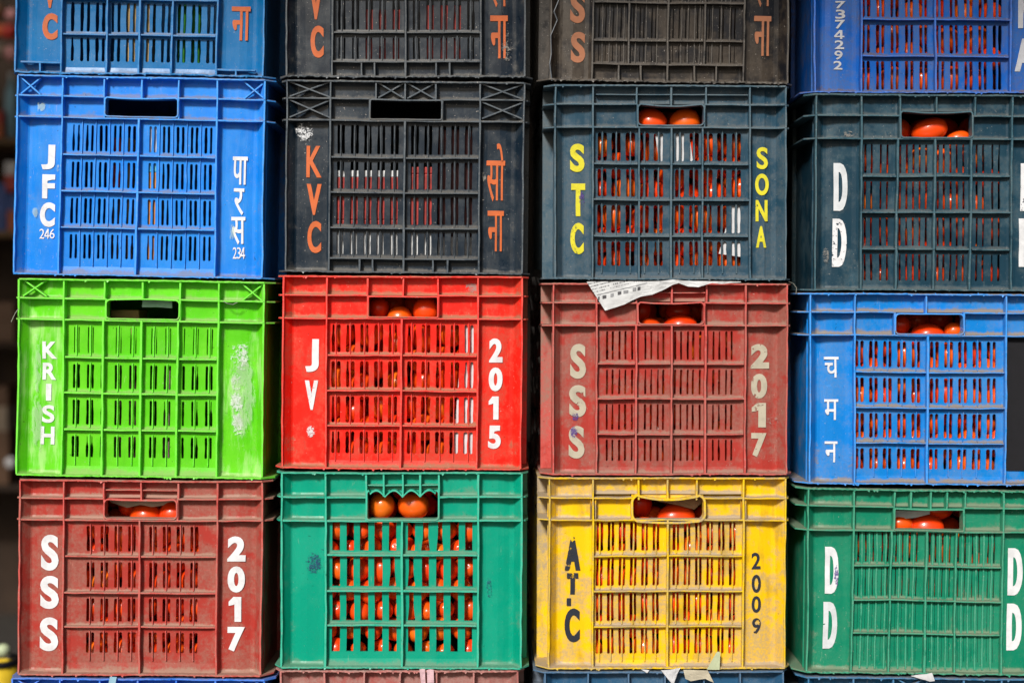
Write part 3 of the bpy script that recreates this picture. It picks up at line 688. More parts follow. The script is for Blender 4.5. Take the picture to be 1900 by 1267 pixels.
for c in C: make_crate(c)
BY={c['key']:c for c in C}
# black painted corner of the cobalt crate
S=c42; fwp=[o for o in S['root'].children if o.name.startswith('front_wall')][0]
x0,y0,x1,y1=S['blackpatch']; ua,va=S['uv'](x0,y0); ub,vb=S['uv'](x1,y1); k=MB()
k.grid([[(tuple(S['slocal'](ua+(ub-ua)*i/6,va+(vb-va)*j/8,.0118)),0,0,0) for i in range(7)] for j in range(9)])
o=k.build('black_painted_patch',blackp,fwp)

# ------------------------------------------------------------------ tomatoes
def tomato_geo(seed, seg=20, rings=12, lobes=0.):
    rr=random.Random(seed); vs=[];fs=[]
    ph=rr.uniform(0,6.28); el=rr.uniform(.96,1.12)
    for j in range(rings+1):
        t=math.pi*j/rings
        for i in range(seg):
            p=2*math.pi*i/seg
            r=math.sin(t)*(1+.02*math.sin(5*p+ph)*math.sin(t)+.012*math.sin(2*p+ph))
            z=math.cos(t)*el
            if t<.5: z-=.10*(1-t/.5)**1.5
            vs.append((r*math.cos(p),r*math.sin(p),z))
    for j in range(rings):
        for i in range(seg):
            a=j*seg+i;b=j*seg+(i+1)%seg
            fs.append((a,b,b+seg,a+seg))
    return vs,fs
TM=[]
for k in range(5):
    vs,fs=tomato_geo(k,24,16); me=bpy.data.meshes.new('tomato'); me.from_pydata(vs,[],fs); me.validate()
    me.polygons.foreach_set('use_smooth',[True]*len(me.polygons)); me.materials.append(TOM); TM.append(me)
sv=[];sf=[]
for i in range(10):
    a=6.283*i/10; r=.20 if i%2 else .09; sv.append((r*math.cos(a),r*math.sin(a),.012 if i%2 else .02))
sv=[(x,y,z+.96) for x,y,z in sv]+[(0,0,.985)]
for i in range(10): sf.append((i,(i+1)%10,10))
SM=bpy.data.meshes.new('stem_scar'); SM.from_pydata(sv,[],sf); SM.materials.append(SCAR)
ordn=['first','second','third','fourth','fifth','sixth','seventh','eighth','ninth','tenth','eleventh','twelfth']
tcount=0
def add_tomato(loc, r, label, group, scar=False, face=None, seed=0):
    global tcount
    rr=random.Random(seed)
    o=bpy.data.objects.new('tomato', TM[seed%5]); col.objects.link(o); tcount+=1
    o.location=loc; o.scale=(r[0],r[0],r[1])
    o.rotation_euler=face or (rr.uniform(-.6,.6)+ (1.35 if rr.random()<.35 else 0), rr.uniform(-.5,.5), rr.uniform(0,6.28))
    tag(o,label,'tomato',group)
    if scar:
        q=bpy.data.objects.new('stem_scar',SM); col.objects.link(q); q.parent=o
    return o
pile=MB()
def add_pile(loc, r, seed):
    rr=random.Random(seed); vs,fs=PG[seed%3]; b=len(pile.v); e=rr.random()
    mtx=Euler((rr.uniform(-.8,.8),rr.uniform(-.6,.6),rr.uniform(0,6))).to_matrix()
    for v in vs:
        q=mtx@Vector(v)*r; pile.vert((q.x+loc[0],q.y+loc[1],q.z+loc[2]),0,e,0)
    for f in fs: pile.face(*[b+j for j in f])
PG=[tomato_geo(k+20,14,9) for k in range(3)]

TC=dict(c13=('lower left maroon crate',24,1,1),c23=('teal crate',20.5,3,1),c22=('bright red crate',25,1,1),c31=('slate crate with yellow letters',25,2,1),
 c32=('newspaper-topped maroon crate',25,.6,1),c33=('yellow crate',25,1,1),c40=('dark cobalt crate',25,.9,1),c41=('dark crate marked DD',25,.7,1),c42=('dusty cobalt crate',25,1,1),c43=('leaf green crate',24,.3,.5))
HT=dict(  # tomatoes seen in the handle holes: crop ellipse cx,cy,rx,ry,extra depth, words
 c13=[(690,255,62,62,.030,'dark red tomato at the left in'),(820,318,102,98,.004,'middle red tomato in'),(990,292,88,86,.000,'bright orange-red tomato at the right in')],
 c22=[(632,245,64,66,.018,'dark red tomato at the left in'),(762,312,78,76,.004,'orange tomato low in the middle of'),(925,262,84,82,.000,'big red tomato at the right in')],
 c23=[(636,262,74,78,.000,'tall orange-red tomato at the left in'),(823,262,103,84,.000,'large round tomato in the middle of')],
 c31=[(738,290,102,88,.000,'left of two red tomatoes in'),(945,292,106,90,.000,'right of two red tomatoes in')],
 c32=[(735,352,74,68,.006,'small orange tomato low at left in'),(920,350,105,86,.002,'big orange tomato at the right in'),(700,235,62,70,.040,'dark tomato far back at left in'),(930,245,80,60,.050,'dark tomato far back at right in')],
 c33=[(905,318,128,88,.006,'wide orange-red tomato at the right in'),(690,245,84,84,.036,'dark red tomato at the left in')],
 c41=[(775,240,78,78,.028,'dim tomato at the left in'),(938,250,108,78,.000,'bright tilted tomato central in'),(1112,305,78,55,.006,'tomato half hidden at the right in')],
 c42=[(800,245,76,76,.030,'dark tomato at the left in'),(955,318,105,84,.004,'orange-red tomato in the middle of'),(1115,290,62,60,.004,'small bright tomato at the right in')],
 c43=[(762,330,80,72,.004,'orange tomato at lower left in'),(930,352,112,86,.002,'orange tomato low in the middle of'),(1015,232,112,76,.018,'dark orange tomato at upper right in')])
cands=[]
for key,(nm,rp,pri,frac) in TC.items():
    S=BY[key]; ci,cj=S['cij']; rr=random.Random(hash(key[1:])%7+int(key[1:])*13)
    mw=S['root']; W,H=S['W'],S['H']; mtx=Matrix.Translation(mw.location)@Euler(mw.rotation_euler).to_matrix().to_4x4()
    balls=[]
    for (x,y,rx,ry,dp,wd) in HT.get(key,[]):
        u,v=S['uv'](x,y); rx*=S['s']; ry*=S['s']; r=min(rx,ry)*.95
        balls.append(dict(u=u,v=v,y=.0195+min(rx,ry)*K+dp,r=max(rx,ry)*.98,rr=(rx,ry),fix=True,word=wd,dp=dp))
    v0=S['t2p']+rp*.75
    if HT.get(key): v0=S['t2p']+rp*1.15
    vmax=H-6-rp; 
    if frac<1: vmax=H*.68
    v=v0; li=0
    nrow=0
    pitch=rp*1.78
    nrow=max(1,round((vmax-v0)/pitch)); pitch=(vmax-v0)/nrow
    for ri in range(nrow+1):
        v=v0+ri*pitch; u=ci+rp*(.55 if ri%2 else 1.25)-8
        while u<cj+4-rp*.3:
            r=rp*rr.choice((.84,.92,1.0,1.06,1.12))
            balls.append(dict(u=u+rr.uniform(-4,4),v=v+rr.uniform(-5,5),y=.0140+r*K+rr.choice((0,0,0,.002,.004,.007)),r=r,fix=False,layer=ri))
            u+=rp*2.02
    for it in range(60):
        for i,a in enumerate(balls):
            for b in balls[i+1:]:
                dx=b['u']-a['u'];dv=b['v']-a['v'];dy=(b['y']-a['y'])/K
                d=math.sqrt(dx*dx+dv*dv+dy*dy)+1e-6; m=(a['r']+b['r'])*.985
                if d<m:
                    p=(m-d)/d*.5
                    for q,sg in ((a,-1),(b,1)):
                        if not q['fix']:
                            k=2 if (a['fix'] or b['fix']) else 1
                            q['u']+=sg*dx*p*k; q['v']+=sg*dv*p*k*.7; q['y']=max(.0140+q['r']*K,q['y']+sg*dy*p*k*K)
        for q in balls:
            if not q['fix']:
                q['v']=min(q['v'],H-5-q['r']); q['u']=min(max(q['u'],8+q['r']),W-8-q['r'])
    layers={}
    for b in balls:
        if not b['fix']: layers.setdefault(b['layer'],[]).append(b)
    for b in balls:
        p=mtx@S['slocal'](b['u'],b['v'],b['y'])
        if b['fix']:
            rx,ry=b['rr']; o=add_tomato(p,(1,1),f"{b['word']} the handle hole of the {nm}",'tomatoes in the handle holes',True,seed=tcount)
            tilt=.25 if key in('c41','c31') else 0
            sg=-1 if rr.random()<.5 else 1
            o.rotation_euler=(rr.uniform(-.3,.5)+(2.2 if key=='c23' and rx>30 else 0),0,0)
            if rx>ry*1.08:                       # elongated ones lie on their side
                o.rotation_euler=(rr.uniform(-.2,.3),math.pi/2+(-.32 if (key=='c31' and b['u']>W/2) or key=='c41' else (.3 if key=='c31' else 0)),0)
                o.scale=(ry*K,ry*K,rx*K*.95)
            else: o.scale=(rx*K,min(rx,ry)*K,ry*K*.97)
    for l in sorted(layers):
        lay=sorted(layers[l],key=lambda b:b['u'])
        for i,b in enumerate(lay):
            vis = 1 if ci-2<b['u']<cj+2 else .2
            cands.append((pri*vis*b['r'],key,nm,l,i,mtx@S['slocal'](b['u'],b['v'],b['y']+S.get('deep',0)),b['r']*K))
    # the layer behind
    for ri in range(nrow+2):
        v=S['hxy'][1]+14+ri*pitch*.98
        if v>H-5-rp: continue
        u=ci+rp*(.9 if ri%2 else .3)
        while u<cj:
            p=mtx@S['slocal'](u+rr.uniform(-4,4),min(v+rr.uniform(-4,4),H-5-rp),S.get('deep',0)+.030+rp*K*3.05+rr.uniform(0,.008)+(.03 if v<S['t2p']+5 else 0))
            add_pile(p,rp*K*.98,rr.randint(0,9999)); u+=rp*2.02
cands.sort(key=lambda c:-c[0])
keep=cands[:296-tcount]; rest=cands[296-tcount:]
for (pr,key,nm,l,i,p,r) in keep:
    sc=R.random()<(.45 if key=='c23' else .15)
    o=add_tomato(p,(r*.97,r*1.0),f"{ordn[i]} tomato from left in {ordn[l]} layer inside the {nm}" if key!='c23' else f"{ordn[i]} tomato from left in {ordn[l]} layer behind the teal crate's wide openings",f'tomatoes in the {nm}',sc,seed=tcount*7+i)
    if key=='c23': 
        k=R.choice((.86,.92,1.)); o.scale=(r*k,r*k,r*1.0)
        if R.random()<.4: o.rotation_euler=(R.uniform(.9,2.0),R.uniform(-.4,.4),0)
for (pr,key,nm,l,i,p,r) in rest: add_pile(p,r*.99,i*31+l)
o=pile.build('tomato_pile',TOM,None,None,True)
tag(o,'heaped tomatoes filling the crates behind the front ones','tomatoes',None,'stuff')

# ------------------------------------------------------------------ papers and scraps
def paper_mat(name, colr, printed=False, ang=0., rough=.8):
    m, nt, b, out = newmat(name); n=N(nt); co=n.coords((0,0,0))
    c=n.mix(n.ramp(n.noise(co,40,4,.6),.35,.7),colr,tuple(x*.86 for x in colr))
    if printed:
        at_=n.attr('dust')    # 1 in the text block
        tc=n.new('ShaderNodeTexCoord'); mp=n.new('ShaderNodeMapping'); mp.vector_type='TEXTURE'
        mp.inputs['Rotation'].default_value=(0,ang,0); n.lk(tc.outputs['Object'],mp.inputs['Vector'])
        sx=n.new('ShaderNodeSeparateXYZ'); n.lk(mp.outputs[0],sx.inputs[0])
        line=n.math('FRACT',n.math('MULTIPLY',sx.outputs[2],1/.0044))
        l2=n.math('MULTIPLY',n.ramp(line,.30,.36),n.math('SUBTRACT',1.,n.ramp(line,.72,.78)))
        cm=n.new('ShaderNodeCombineXYZ'); n.lk(n.math('MULTIPLY',sx.outputs[0],950.),cm.inputs[0]); n.lk(n.math('MULTIPLY',n.math('FLOOR',n.math('MULTIPLY',sx.outputs[2],1/.0044)),7.3),cm.inputs[2])
        ln=n.noise(cm.outputs[0],1.,2,.5)
        ink=n.math('MULTIPLY',n.math('MULTIPLY',l2,n.ramp(ln,.44,.50)),at_)
        c=n.mix(n.math('MULTIPLY',ink,.85),c,(.05,.05,.06))
    n.lk(c,b.inputs['Base Color']); b.inputs['Roughness'].default_value=rough
    return m
def sheet(name, poly, y, mat, label, cat, group=None, amp=.002, freq=60, thick=.0003, textfn=None, loc=None, sub=6):
    """thin sheet from a polygon in photo pixels (top list, bottom list of equal length), crumpled"""
    tops,bots=poly; n=len(tops); cxp=sum(p[0] for p in tops+bots)/(2*n); cyp=min(p[1] for p in tops)
    yo=y if not callable(y) else y(cxp,cyp)
    org_=at(cxp,cyp,yo); mb=MB(); rows=[]
    seed=Vector((R.uniform(0,30),)*3)
    m_=3
    T=[];B=[]
    for i in range(n-1):
        for k in range(m_):
            f=k/m_; T.append(tuple(tops[i][j]*(1-f)+tops[i+1][j]*f for j in (0,1))); B.append(tuple(bots[i][j]*(1-f)+bots[i+1][j]*f for j in (0,1)))
    T.append(tops[-1]);B.append(bots[-1])
    for off in (0,thick):
        rows=[]
        for j in range(sub+1):
            f=j/sub; r=[]
            for t,bt in zip(T,B):
                px=t[0]*(1-f)+bt[0]*f; py=t[1]*(1-f)+bt[1]*f
                yy=y(px,py) if callable(y) else y
                p=at(px,py,yy); q=noise.noise_vector(Vector((p.x,0,p.z))*freq+seed)
                q2=noise.noise_vector(Vector((p.x,0,p.z))*freq*3.3+seed); p=p+Vector((0,q.y*amp+abs(q2.x)*amp*.45+off,0))
                r.append((tuple(p-org_),(textfn(px,py) if textfn else 0.),0,0))
            rows.append(r)
        if off: rows=[r[::-1] for r in rows]
        mb.grid(rows)
    o=mb.build(name,mat); o.location=org_; tag(o,label,cat,group); SH[name]=(org_,seed,amp,freq); return o
SH={}
news=paper_mat('newsprint',(.66,.68,.70),True,D2R(-14)); plainp=paper_mat('pale_paper',(.66,.67,.70)); beige=paper_mat('beige_paper',(.55,.50,.38)); card=paper_mat('brown_card',(.36,.24,.14)); greenp=paper_mat('pale_green_paper',(.50,.56,.36)); pinkp=paper_mat('pink_plastic_strip',(.68,.45,.50)); cyanp=paper_mat('cyan_tape',(.30,.52,.66))
nc=lambda x,y:(980+x*.3157,500+y*.3157)
top=[(345,72),(380,71),(420,71),(480,71),(560,70),(640,70),(700,70),(760,69),(800,66),(850,60),(880,62),(920,66),(980,68),(1050,69),(1080,70),(1140,70),(1200,70),(1250,72)]
bot=[(347,78),(400,160),(452,242),(510,224),(565,206),(612,182),(660,160),(730,148),(800,118),(850,90),(885,80),(940,100),(1000,104),(1050,88),(1080,80),(1140,86),(1190,80),(1250,76)]
line=lambda x: 530-(x-1105)*.30
def ntext(px,py):
    d=(546-(px-1110)*.245)-py
    return 1. if d>5 else 0.
sheet('newspaper_sheet',([nc(*p) for p in top],[nc(*p) for p in bot]),-.0075,news,'torn printed newspaper hanging from under the slate crate over the maroon rim','newspaper',amp=.0035,freq=45,sub=10,textfn=lambda px,py:ntext(px,py)*(1. if px<1195 else 0.))
# ruled line and grey squares printed on it are slim sheets of ink: kept in one child mesh
nsp=bpy.data.objects[[o.name for o in bpy.data.objects if o.name.startswith('newspaper_sheet')][0]]
inkm=simple('printed_ink',(.09,.09,.10),.8,.2,80); ink2=simple('grey_printed_ink',(.30,.31,.33),.8,.2,80)
def inkmark(quad,mat,nm='printed_block'):
    org_,seed,amp,freq=SH['newspaper_sheet']; mb=MB(); rows=[]; n_=14 if nm=='ruled_line' else 3
    a,b,c,d=quad
    for j in range(2):
        r=[]
        for i in range(n_+1):
            f=i/n_; px=(a[0]*(1-f)+b[0]*f) if j==0 else (d[0]*(1-f)+c[0]*f); py=(a[1]*(1-f)+b[1]*f) if j==0 else (d[1]*(1-f)+c[1]*f)
            p=at(px,py,-.0075); q=noise.noise_vector(Vector((p.x,0,p.z))*freq+seed); q2=noise.noise_vector(Vector((p.x,0,p.z))*freq*3.3+seed)
            r.append((tuple(p+Vector((0,q.y*amp+abs(q2.x)*amp*.45-.0005,0))-org_),0,0,0))
        rows.append(r)
    mb.grid(rows); return mb.build(nm,mat,nsp)
ns=lambda x,y:(1000+x*.2105,500+y*.2105)
inkmark([ns(512,222),ns(960,116),ns(960,121),ns(512,229)],ink2,'ruled_line')
for (x,y,w_,mt) in ((520,242,14,inkm),(560,230,34,inkm),(630,214,30,ink2),(694,196,32,inkm),(745,186,42,ink2),(825,162,30,ink2),(868,156,26,inkm)):
    inkmark([ns(x,y),ns(x+w_,y-5),ns(x+w_,y+24),ns(x,y+30)],mt)
sc=lambda x,y:(1200+x*.1579,1180+y*.1579)
sheet('paper_scrap',([sc(165,398),sc(230,392),sc(300,385),sc(350,375),sc(398,370)],[sc(175,410),sc(235,480),sc(290,548),sc(320,552),sc(372,410)]),-.007,plainp,'white crumpled paper corner poking out below the yellow crate, left scrap','paper scrap','paper scraps under the yellow crate',amp=.003)
sheet('paper_scrap',([sc(430,392),sc(520,392),sc(600,395),sc(680,398),sc(716,398)],[sc(455,500),sc(520,528),sc(610,510),sc(690,500),sc(790,545)]),-.0065,beige,'beige printed strip hanging below the yellow crate, right of the white corner','paper scrap','paper scraps under the yellow crate',amp=.002)
sheet('paper_scrap',([sc(820,190),sc(840,180),sc(866,190)],[sc(705,388),sc(780,392),sc(855,392)]),-.0055,greenp,'small pale green paper slip stuck on the lower edge of the yellow crate','paper scrap','paper scraps under the yellow crate',amp=.002)
sheet('paper_scrap',([sc(-70,388),sc(-20,390),sc(30,396)],[sc(-60,392),sc(5,430),sc(28,400)]),-.0055,plainp,'tiny white paper tip below the yellow crate, leftmost scrap','paper scrap','paper scraps under the yellow crate',amp=.001)
gc=lambda x,y:(1450+x*.3055,880+y*.3055)
sheet('paper_scrap',([gc(785,1222),gc(830,1214),gc(880,1210),gc(915,1203)],[gc(840,1238),gc(870,1245),gc(900,1256),gc(932,1252)]),-.0065,plainp,'small white torn paper under the leaf green crate','paper scrap',amp=.002)
pc=lambda x,y:(700+x*.1579,1220+y*.1579)
sheet('plastic_strip',([pc(495,135),pc(525,132),pc(560,134)],[pc(515,300),pc(545,315),pc(565,310)]),-.006,pinkp,'pale pink plastic strip hanging over the pink rim, left of two','plastic strip','pink strips under the teal crate',amp=.003)
sheet('plastic_strip',([pc(582,140),pc(620,134),pc(662,138)],[pc(590,310),pc(620,315),pc(668,312)]),-.006,pinkp,'ragged pink plastic strip hanging over the pink rim, right of two','plastic strip','pink strips under the teal crate',amp=.003)
mc=lambda x,y:(x*.3134,870+y*.3134)
sheet('tape_strip',([mc(650,1228),mc(690,1230)],[mc(638,1290),mc(680,1290)]),-.005,cyanp,'translucent cyan tape hanging from the royal blue rim','tape',amp=.001)
# papers inside the handle holes
sheet('paper_liner',([mc(635,176),mc(740,176),mc(840,176),mc(940,176),mc(1040,178)],[mc(660,200),mc(755,228),mc(830,212),mc(900,224),mc(1040,206)]),.030,beige,'ragged cream paper at the top of the lower left maroon handle hole','paper',amp=.003)
yc=lambda x,y:(980+x*.3133,870+y*.3133)
sheet('card_liner',([yc(760,190),yc(860,178),yc(950,160),yc(1032,158)],[yc(800,198),yc(880,212),yc(985,240),yc(1025,200)]),.030,card,'brown card flap inside the yellow crate handle hole','card',amp=.003)
sheet('paper_liner',([gc(686,218),gc(740,218),gc(800,222),gc(900,218)],[gc(686,285),gc(740,268),gc(820,262),gc(905,240)]),.028,plainp,'grey white paper inside the leaf green crate handle hole','paper',amp=.003)
lc=lambda x,y:(x*.3157,500+y*.3157)
sheet('paper_liner',([lc(840,178),lc(920,180),lc(1012,180)],[lc(835,222),lc(930,222),lc(1012,228)]),.022,paper_mat('pale_cyan_paper',(.45,.62,.66)),'pale cyan paper inside the lime crate handle hole','paper',amp=.003)
kc=lambda x,y:(980+x*.3157,130+y*.3157)
sheet('paper_liner',([kc(745,360),kc(800,372),kc(880,352),kc(945,372)],[kc(770,560),kc(820,560),kc(890,560),kc(970,545)]),.0150,plainp,'white paper behind upper slots of the slate crate','paper',amp=.001)
sheet('paper_liner',([kc(1200,790),kc(1262,800)],[kc(1120,1080),kc(1262,1100)]),.0150,plainp,'white and blue paper behind the lower right slots of the slate crate','paper',amp=.001)
rc=lambda x,y:(500+x*.3117,495+y*.3117)
sheet('paper_liner',([rc(1150,345),rc(1200,345),rc(1238,345)],[rc(1090,1130),rc(1160,1140),rc(1238,1140)]),.0150,plainp,'white paper behind the right-hand slots of the bright red crate','paper',amp=.001)

# goods seen dimly inside the crates without tomatoes
def carton(name, px0,py0,px1,py1,y,dep,bands,label,cat='carton'):
    py0,py1=min(py0,py1),max(py0,py1); a=at(px0,py1,y); b=at(px1,py0,y); root=empty(name,((a.x+b.x)/2,y,a.z)); w_=(b.x-a.x)/2; h=b.z-a.z
    tag(root,label,cat)
    z0=0
    for i,(f,mt) in enumerate(bands):
        z1=z0+h*f; mb=MB(); bev=.0015
        q=[(-w_,0,z0),(w_,0,z0),(w_,dep,z0),(-w_,dep,z0),(-w_,0,z1),(w_,0,z1),(w_,dep,z1),(-w_,dep,z1)]
        ii=[mb.vert(p) for p in q]
        for f_ in ((0,1,5,4),(1,2,6,5),(2,3,7,6),(3,0,4,7),(4,5,6,7),(3,2,1,0)): mb.face(*[ii[j] for j in f_])
        o=mb.build('carton_side' if i==0 else 'printed_band',mt,root); z0=z1
        bv=o.modifiers.new('b','BEVEL'); bv.width=bev; bv.segments=2
    return root
def bottle(px,py_b,h_px,r_px,y,mat,capm,label):
    p=at(px,py_b,y); root=empty('bottle',p); tag(root,label,'bottle'); k=K*(CAM_D+y)/CAM_D; r=r_px*k; h=h_px*k
    prof=[(0,0),(.92,0),(1,.03),(1,.62),(.9,.72),(.42,.84),(.36,.88),(.36,.93)]
    def lathe(prof,nm,mt):
        mb=MB(); n=20; mb.grid([[((r*a*math.cos(6.2832*i/n)),(r*a*math.sin(6.2832*i/n)),h*b)+() for i in range(n+1)] and [((r*a*math.cos(6.2832*i/n),r*a*math.sin(6.2832*i/n),h*b),0,0,0) for i in range(n+1)] for a,b in prof])
        return mb.build(nm,mt,root,None,True)
    lathe(prof,'body',mat); lathe([(0,.925),(.46,.925),(.46,1.),(0,1.)],'cap',capm)
cw_=simple('white_card',(.7,.72,.74),.6,.1); co_=simple('orange_card',(.66,.24,.03),.6,.2); cr_=simple('red_card',(.42,.02,.015),.5,.4,60); cc_=simple('cyan_card',(.15,.6,.7),.5,.2); cg_=simple('green_glass',(.07,.36,.05),.3,.3); ct_=simple('tan_card',(.45,.30,.10),.6,.3); cb_=simple('navy_card',(.015,.03,.14),.5,.3); cbr=simple('brown_card_box',(.10,.055,.03),.7,.4)
JX=lambda x:x*.3236
carton('carton',JX(845),120+1130*.3236,JX(905),120+330*.3236,.0142,.05,[(.64,co_),(.08,cc_),(.28,cw_)],'orange and white carton seen through the slots of the azure crate')
carton('carton',JX(640),120+1130*.3236,JX(700),120+420*.3236,.018,.05,[(.6,cbr),(.4,cr_)],'dark red and brown carton inside the azure crate')
carton('carton',JX(725),120+1130*.3236,JX(752),120+420*.3236,.018,.05,[(1.,ct_)],'narrow tan carton inside the azure crate')
T0=lambda x:x*.279
carton('carton',T0(845),118,T0(1010),3,.0145,.05,[(.5,ct_),(.5,ct_)],'tan carton seen through the slots of the deep azure crate')
bottle(T0(1215),126,150,9,.028,cg_,cw_,'green bottle seen through the slots of the deep azure crate, left of two')
bottle(T0(1310),126,150,9,.028,cg_,cw_,'green bottle seen through the slots of the deep azure crate, right of two')
Q=lambda x,y:(500+x*.3158,130+y*.3158)
a_=Q(395,1100); b_=Q(775,600); carton('carton',a_[0],a_[1],b_[0],b_[1],.0142,.09,[(.30,cw_),(.14,cr_),(.50,cr_),(.08,cw_)],'red and white carton inside the left half of the glossy charcoal crate')
a_=Q(825,1100); b_=Q(960,590); carton('carton',a_[0],a_[1],b_[0],b_[1],.0142,.09,[(.30,cw_),(.66,cr_),(.08,cr_)],'red carton right of centre inside the glossy charcoal crate')
a_=Q(990,1100); b_=Q(1200,350); carton('carton',a_[0],a_[1],b_[0],b_[1],.020,.09,[(.16,cw_),(.84,simple('maroon_card',(.12,.008,.012),.5,.4))],'tall dark red carton at the right inside the glossy charcoal crate')
a_=(500+640*.2684,112); b_=(500+920*.2684,18); carton('carton',a_[0],a_[1],b_[0],b_[1],.016,.05,[(1.,cr_)],'red carton seen behind the slots of the upper charcoal crate, left half')
a_=(500+1060*.2684,112); b_=(500+1330*.2684,10); carton('carton',a_[0],a_[1],b_[0],b_[1],.016,.05,[(1.,cr_)],'red carton seen behind the slots of the upper charcoal crate, right half')
carton('carton',205,875,258,575,.05,.05,[(.7,cbr),(.3,ct_)],'brown carton standing deep inside the lime crate')
carton('carton',300,875,322,600,.02,.03,[(1.,simple('mauve_card',(.25,.13,.16),.6,.2))],'narrow mauve carton inside the lime crate')

# ------------------------------------------------------------------ strings and wisps
def tube(name, pts, r, mat, label, cat, n=5):
    o0=Vector(pts[0]); mb=MB(); rows=[]
    for i,p in enumerate(pts):
        p=Vector(p)-o0; rows.append([((p.x+r*math.cos(6.2832*k/n),p.y+r*math.sin(6.2832*k/n),p.z+r*.5*math.sin(6.2832*k/n)),0,0,0) for k in range(n+1)])
    mb.grid(rows); o=mb.build(name,mat); o.location=o0; tag(o,label,cat); return o
wm=simple('grey_fibre',(.30,.30,.26),.7,.2)
tube('plastic_thread',[at(1037,0,-.004),at(1028,22,-.007),at(1034,38,-.006),at(1022,66,-.006),at(1023,100,-.005),at(1020,118,-.006),at(1024,150,-.004)],.0009,simple('blue_grey_plastic',(.15,.17,.20),.5,.3),'curled torn plastic strand on the left edge of the brown-black crate','plastic strand')
tube('plastic_thread',[at(34,573,-.004),at(29,580,-.008),at(25,588,-.008),at(21,597,-.009)],.0007,wm,'short grey thread sticking out left of the lime crate','thread')
tube('plastic_thread',[at(1464,523,-.006),at(1472,526,-.006),at(1478,534,-.006),at(1477,545,-.006)],.0005,wm,'thin curled fibre at the right end of the maroon rim below the slate crate','thread')
tube('plastic_thread',[at(415,559,-.003),at(422,563,-.006),at(432,565,-.006),at(440,561,-.004)],.0007,wm,'pale thread looped under the right brace of the lime crate','thread')
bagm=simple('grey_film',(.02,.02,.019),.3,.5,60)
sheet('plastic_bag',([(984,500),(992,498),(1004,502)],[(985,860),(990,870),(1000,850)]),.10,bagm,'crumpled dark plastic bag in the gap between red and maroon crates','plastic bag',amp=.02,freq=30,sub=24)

# ------------------------------------------------------------------ ground, added shed and awning, and blurred stock at the left
gm,gnt,gb,go=newmat('ground_concrete'); gn=N(gnt); gco=gn.coords((0,0,0))
gn.lk(gn.mix(gn.ramp(gn.noise(gco,3,8,.65),.35,.65),(.035,.030,.026),(.055,.048,.040)),gb.inputs['Base Color']); gb.inputs['Roughness'].default_value=.85
mb=MB(); 
mb.grid([[((-30+60*i/12,-30+60*j/12,0),0,0,0) for i in range(13)] for j in range(13)])
g=mb.build('ground',gm); tag(g,kind='structure',label='dusty concrete market ground under the crate stacks'); 
def box(mb,x0,x1,y0,y1,z0,z1):
    i=[mb.vert(p) for p in ((x0,y0,z0),(x1,y0,z0),(x1,y1,z0),(x0,y1,z0),(x0,y0,z1),(x1,y0,z1),(x1,y1,z1),(x0,y1,z1))]
    for f in ((0,1,5,4),(1,2,6,5),(2,3,7,6),(3,0,4,7),(4,5,6,7),(3,2,1,0)): mb.face(*[i[j] for j in f])
shed=empty('added_shed',(0,3.2,0)); tag(shed,'dark shed added behind the stacked crates to keep the gaps dark','shed')  # walls and roof added to block sky light from behind the stacks
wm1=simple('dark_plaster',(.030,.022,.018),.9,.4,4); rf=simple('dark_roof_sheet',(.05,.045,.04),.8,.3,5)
def sp(nm,mt,*b):
    mb=MB(); box(mb,b[0],b[1],b[2]-3.2,b[3]-3.2,b[4],b[5]); return mb.build(nm,mt,shed)
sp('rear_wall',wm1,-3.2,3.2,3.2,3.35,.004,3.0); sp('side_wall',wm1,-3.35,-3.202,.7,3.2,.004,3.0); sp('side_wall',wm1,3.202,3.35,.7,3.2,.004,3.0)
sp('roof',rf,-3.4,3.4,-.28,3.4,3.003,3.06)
aw=empty('unseen_awning',(0,-.2,2.2)); tag(aw,'unseen canvas awning added above the crate stacks to shade the top row','awning')  # out of view, added to dim the upper crates, more so at right
mb=MB(); mb.grid([[((-3+6*i/10,.5,.25),0,0,0) for i in range(11)],[((-3+6*i/10,-.93-.38*i/10+.02*math.sin(i*2.),0),0,0,0) for i in range(11)]])
mb.build('added_cloth',simple('grey_canvas',(.10,.10,.10),.9,.3,6),aw)
mb=MB(); mb.grid([[((-3+6*i/10,-.94-.38*i/10,.012*math.cos(k*1.05)),0,0,0) for i in range(11)] for k in range(7)]); mb.build('added_pole',simple('dark_pole',(.05,.05,.05),.5),aw)
